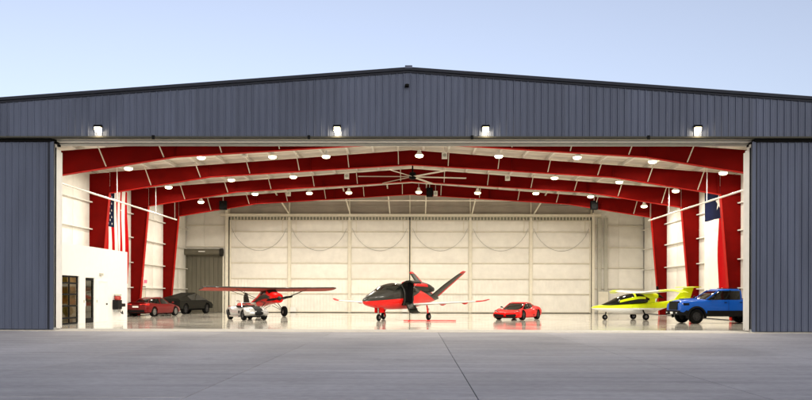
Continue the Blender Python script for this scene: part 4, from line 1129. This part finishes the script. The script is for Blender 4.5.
# ---- yellow amphibian
A = plane_root('amphibious_plane', 'bright yellow and white seaplane on wheels with high wing and T-tail', (15.45, 19.15), (-.98, -.18))
as_ = [(-3.3, 1.46, .10, .13), (-2.4, 1.16, .13, .18), (-1.5, .94, .24, .28), (-.7, .80, .46, .38), (.3, .74, .60, .38), (1.2, .74, .60, .36), (2.0, .76, .50, .30), (2.7, .79, .34, .21), (3.2, .80, .16, .12), (3.42, .80, .02, .02)]
MB().loft(fus_rings(as_, 28, 44, 2.6)).build('hull', 'amphibian_paint', A, smooth=50)
cs = [(-.5, 1.40, .30, .36), (.1, 1.40, .46, .42), (.8, 1.32, .52, .42), (1.5, 1.18, .48, .36), (2.2, 1.02, .38, .20), (2.75, .92, .2, .07)]
MB().loft(fus_rings(cs, 24, 24)).build('canopy', 'car_glass', A, smooth=60)
patch_on(cs, .42, .56, 5, 175, .010, nt=16).build('canopy_frame', 'plane_yellow', A, smooth=60, recalc=False)
for tt in ((0, 20), (180, 160)):
    patch_on(cs, -.3, 1.6, *tt, .012).build('canopy_sill', 'plane_yellow', A, smooth=60, recalc=False)
py = [(-1.35, 1.60, .10, .14), (-.9, 1.60, .26, .24), (-.2, 1.60, .34, .26), (.4, 1.62, .30, .16), (.75, 1.62, .12, .06)]
MB().loft(fus_rings(py, 20, 20)).build('engine_pod', 'plane_yellow', A, smooth=60)
MB().loft(fus_rings([(-1.1, 1.25, .14, .35), (-.5, 1.2, .26, .42), (.1, 1.25, .26, .36)], 18, 12)).build('pylon', 'plane_yellow', A, smooth=60)
for s in (-1, 1):
    patch_on([(-1.1, 1.25, .14, .35), (-.5, 1.2, .26, .42), (.1, 1.25, .26, .36)], -.6, -.2, *((10, 45) if s > 0 else (170, 135)), .06).build('air_scoop', 'plastic_black', A, smooth=60, recalc=False)
    stn = [(0, .45, 1.78, 1.35), (s*1.2, .42, 1.82, 1.30), (s*3.2, .28, 1.92, 1.12)]
    wo = MB().loft(wing_rings(stn, 1.1)).build('wing', 'plane_white', A, smooth=50)
    MB().loft(wing_rings([(s*3.205, .28, 1.92, 1.12), (s*4.2, .17, 1.95, .98), (s*4.8, .02, 1.92, .80), (s*5.3, -.25, 1.80, .45)], 1.1)).build('wing_tip', 'plane_yellow', wo, smooth=50)
    MB().prism([(.75, s*.5), (.55, s*1.15), (-.55, s*1.15), (-.75, s*.45)], 'z', .70, .80).build('sponson', 'plane_white', A)
    MB().bar((0, s*.5, .72), (-.02, s*.95, .22), .07, .06).build('main_gear_leg', 'plastic_black', A)
    tyre_small(A, -.02, s*.95, .22, .16)
MB().bar((2.35, 0, .62), (2.45, 0, .18), .07, .06).build('nose_gear_leg', 'plastic_black', A)
tyre_small(A, 2.45, 0, .18, .13)
ph = MB()
for k in range(3):
    a = R(90+120*k+20); d = Vector((0, math.cos(a), math.sin(a))); q = Vector((0, -d.z, d.y))
    ph.loft([[Vector((-1.42, 0, 1.60))+d*r_+Vector((u*.02+v*.04, 0, 0))+q*v*wd for u, v in ((-1, -1), (1, -1), (1, 1), (-1, 1))] for r_, wd in ((.05, .05), (.35, .07), (.72, .03))])
ph.build('propeller', 'black_paint', A)
MB().lathe([(.11, -1.36), (.10, -1.5), (.02, -1.62)], axis='x', c=(0, 0, 1.60), n=14).build('spinner', 'plastic_black', A, smooth=50)
MB().prism([(-2.5, 1.30), (-3.25, 2.16), (-3.95, 2.16), (-3.65, 1.30), (-3.2, 1.20)], 'y', -.05, .05).build('tail_fin', 'plane_yellow', A)
MB().loft(wing_rings([(-1.35, -3.3, 2.20, .55), (0, -3.1, 2.20, .80), (1.35, -3.3, 2.20, .55)], .9)).build('tailplane', 'plane_yellow', A, smooth=50)
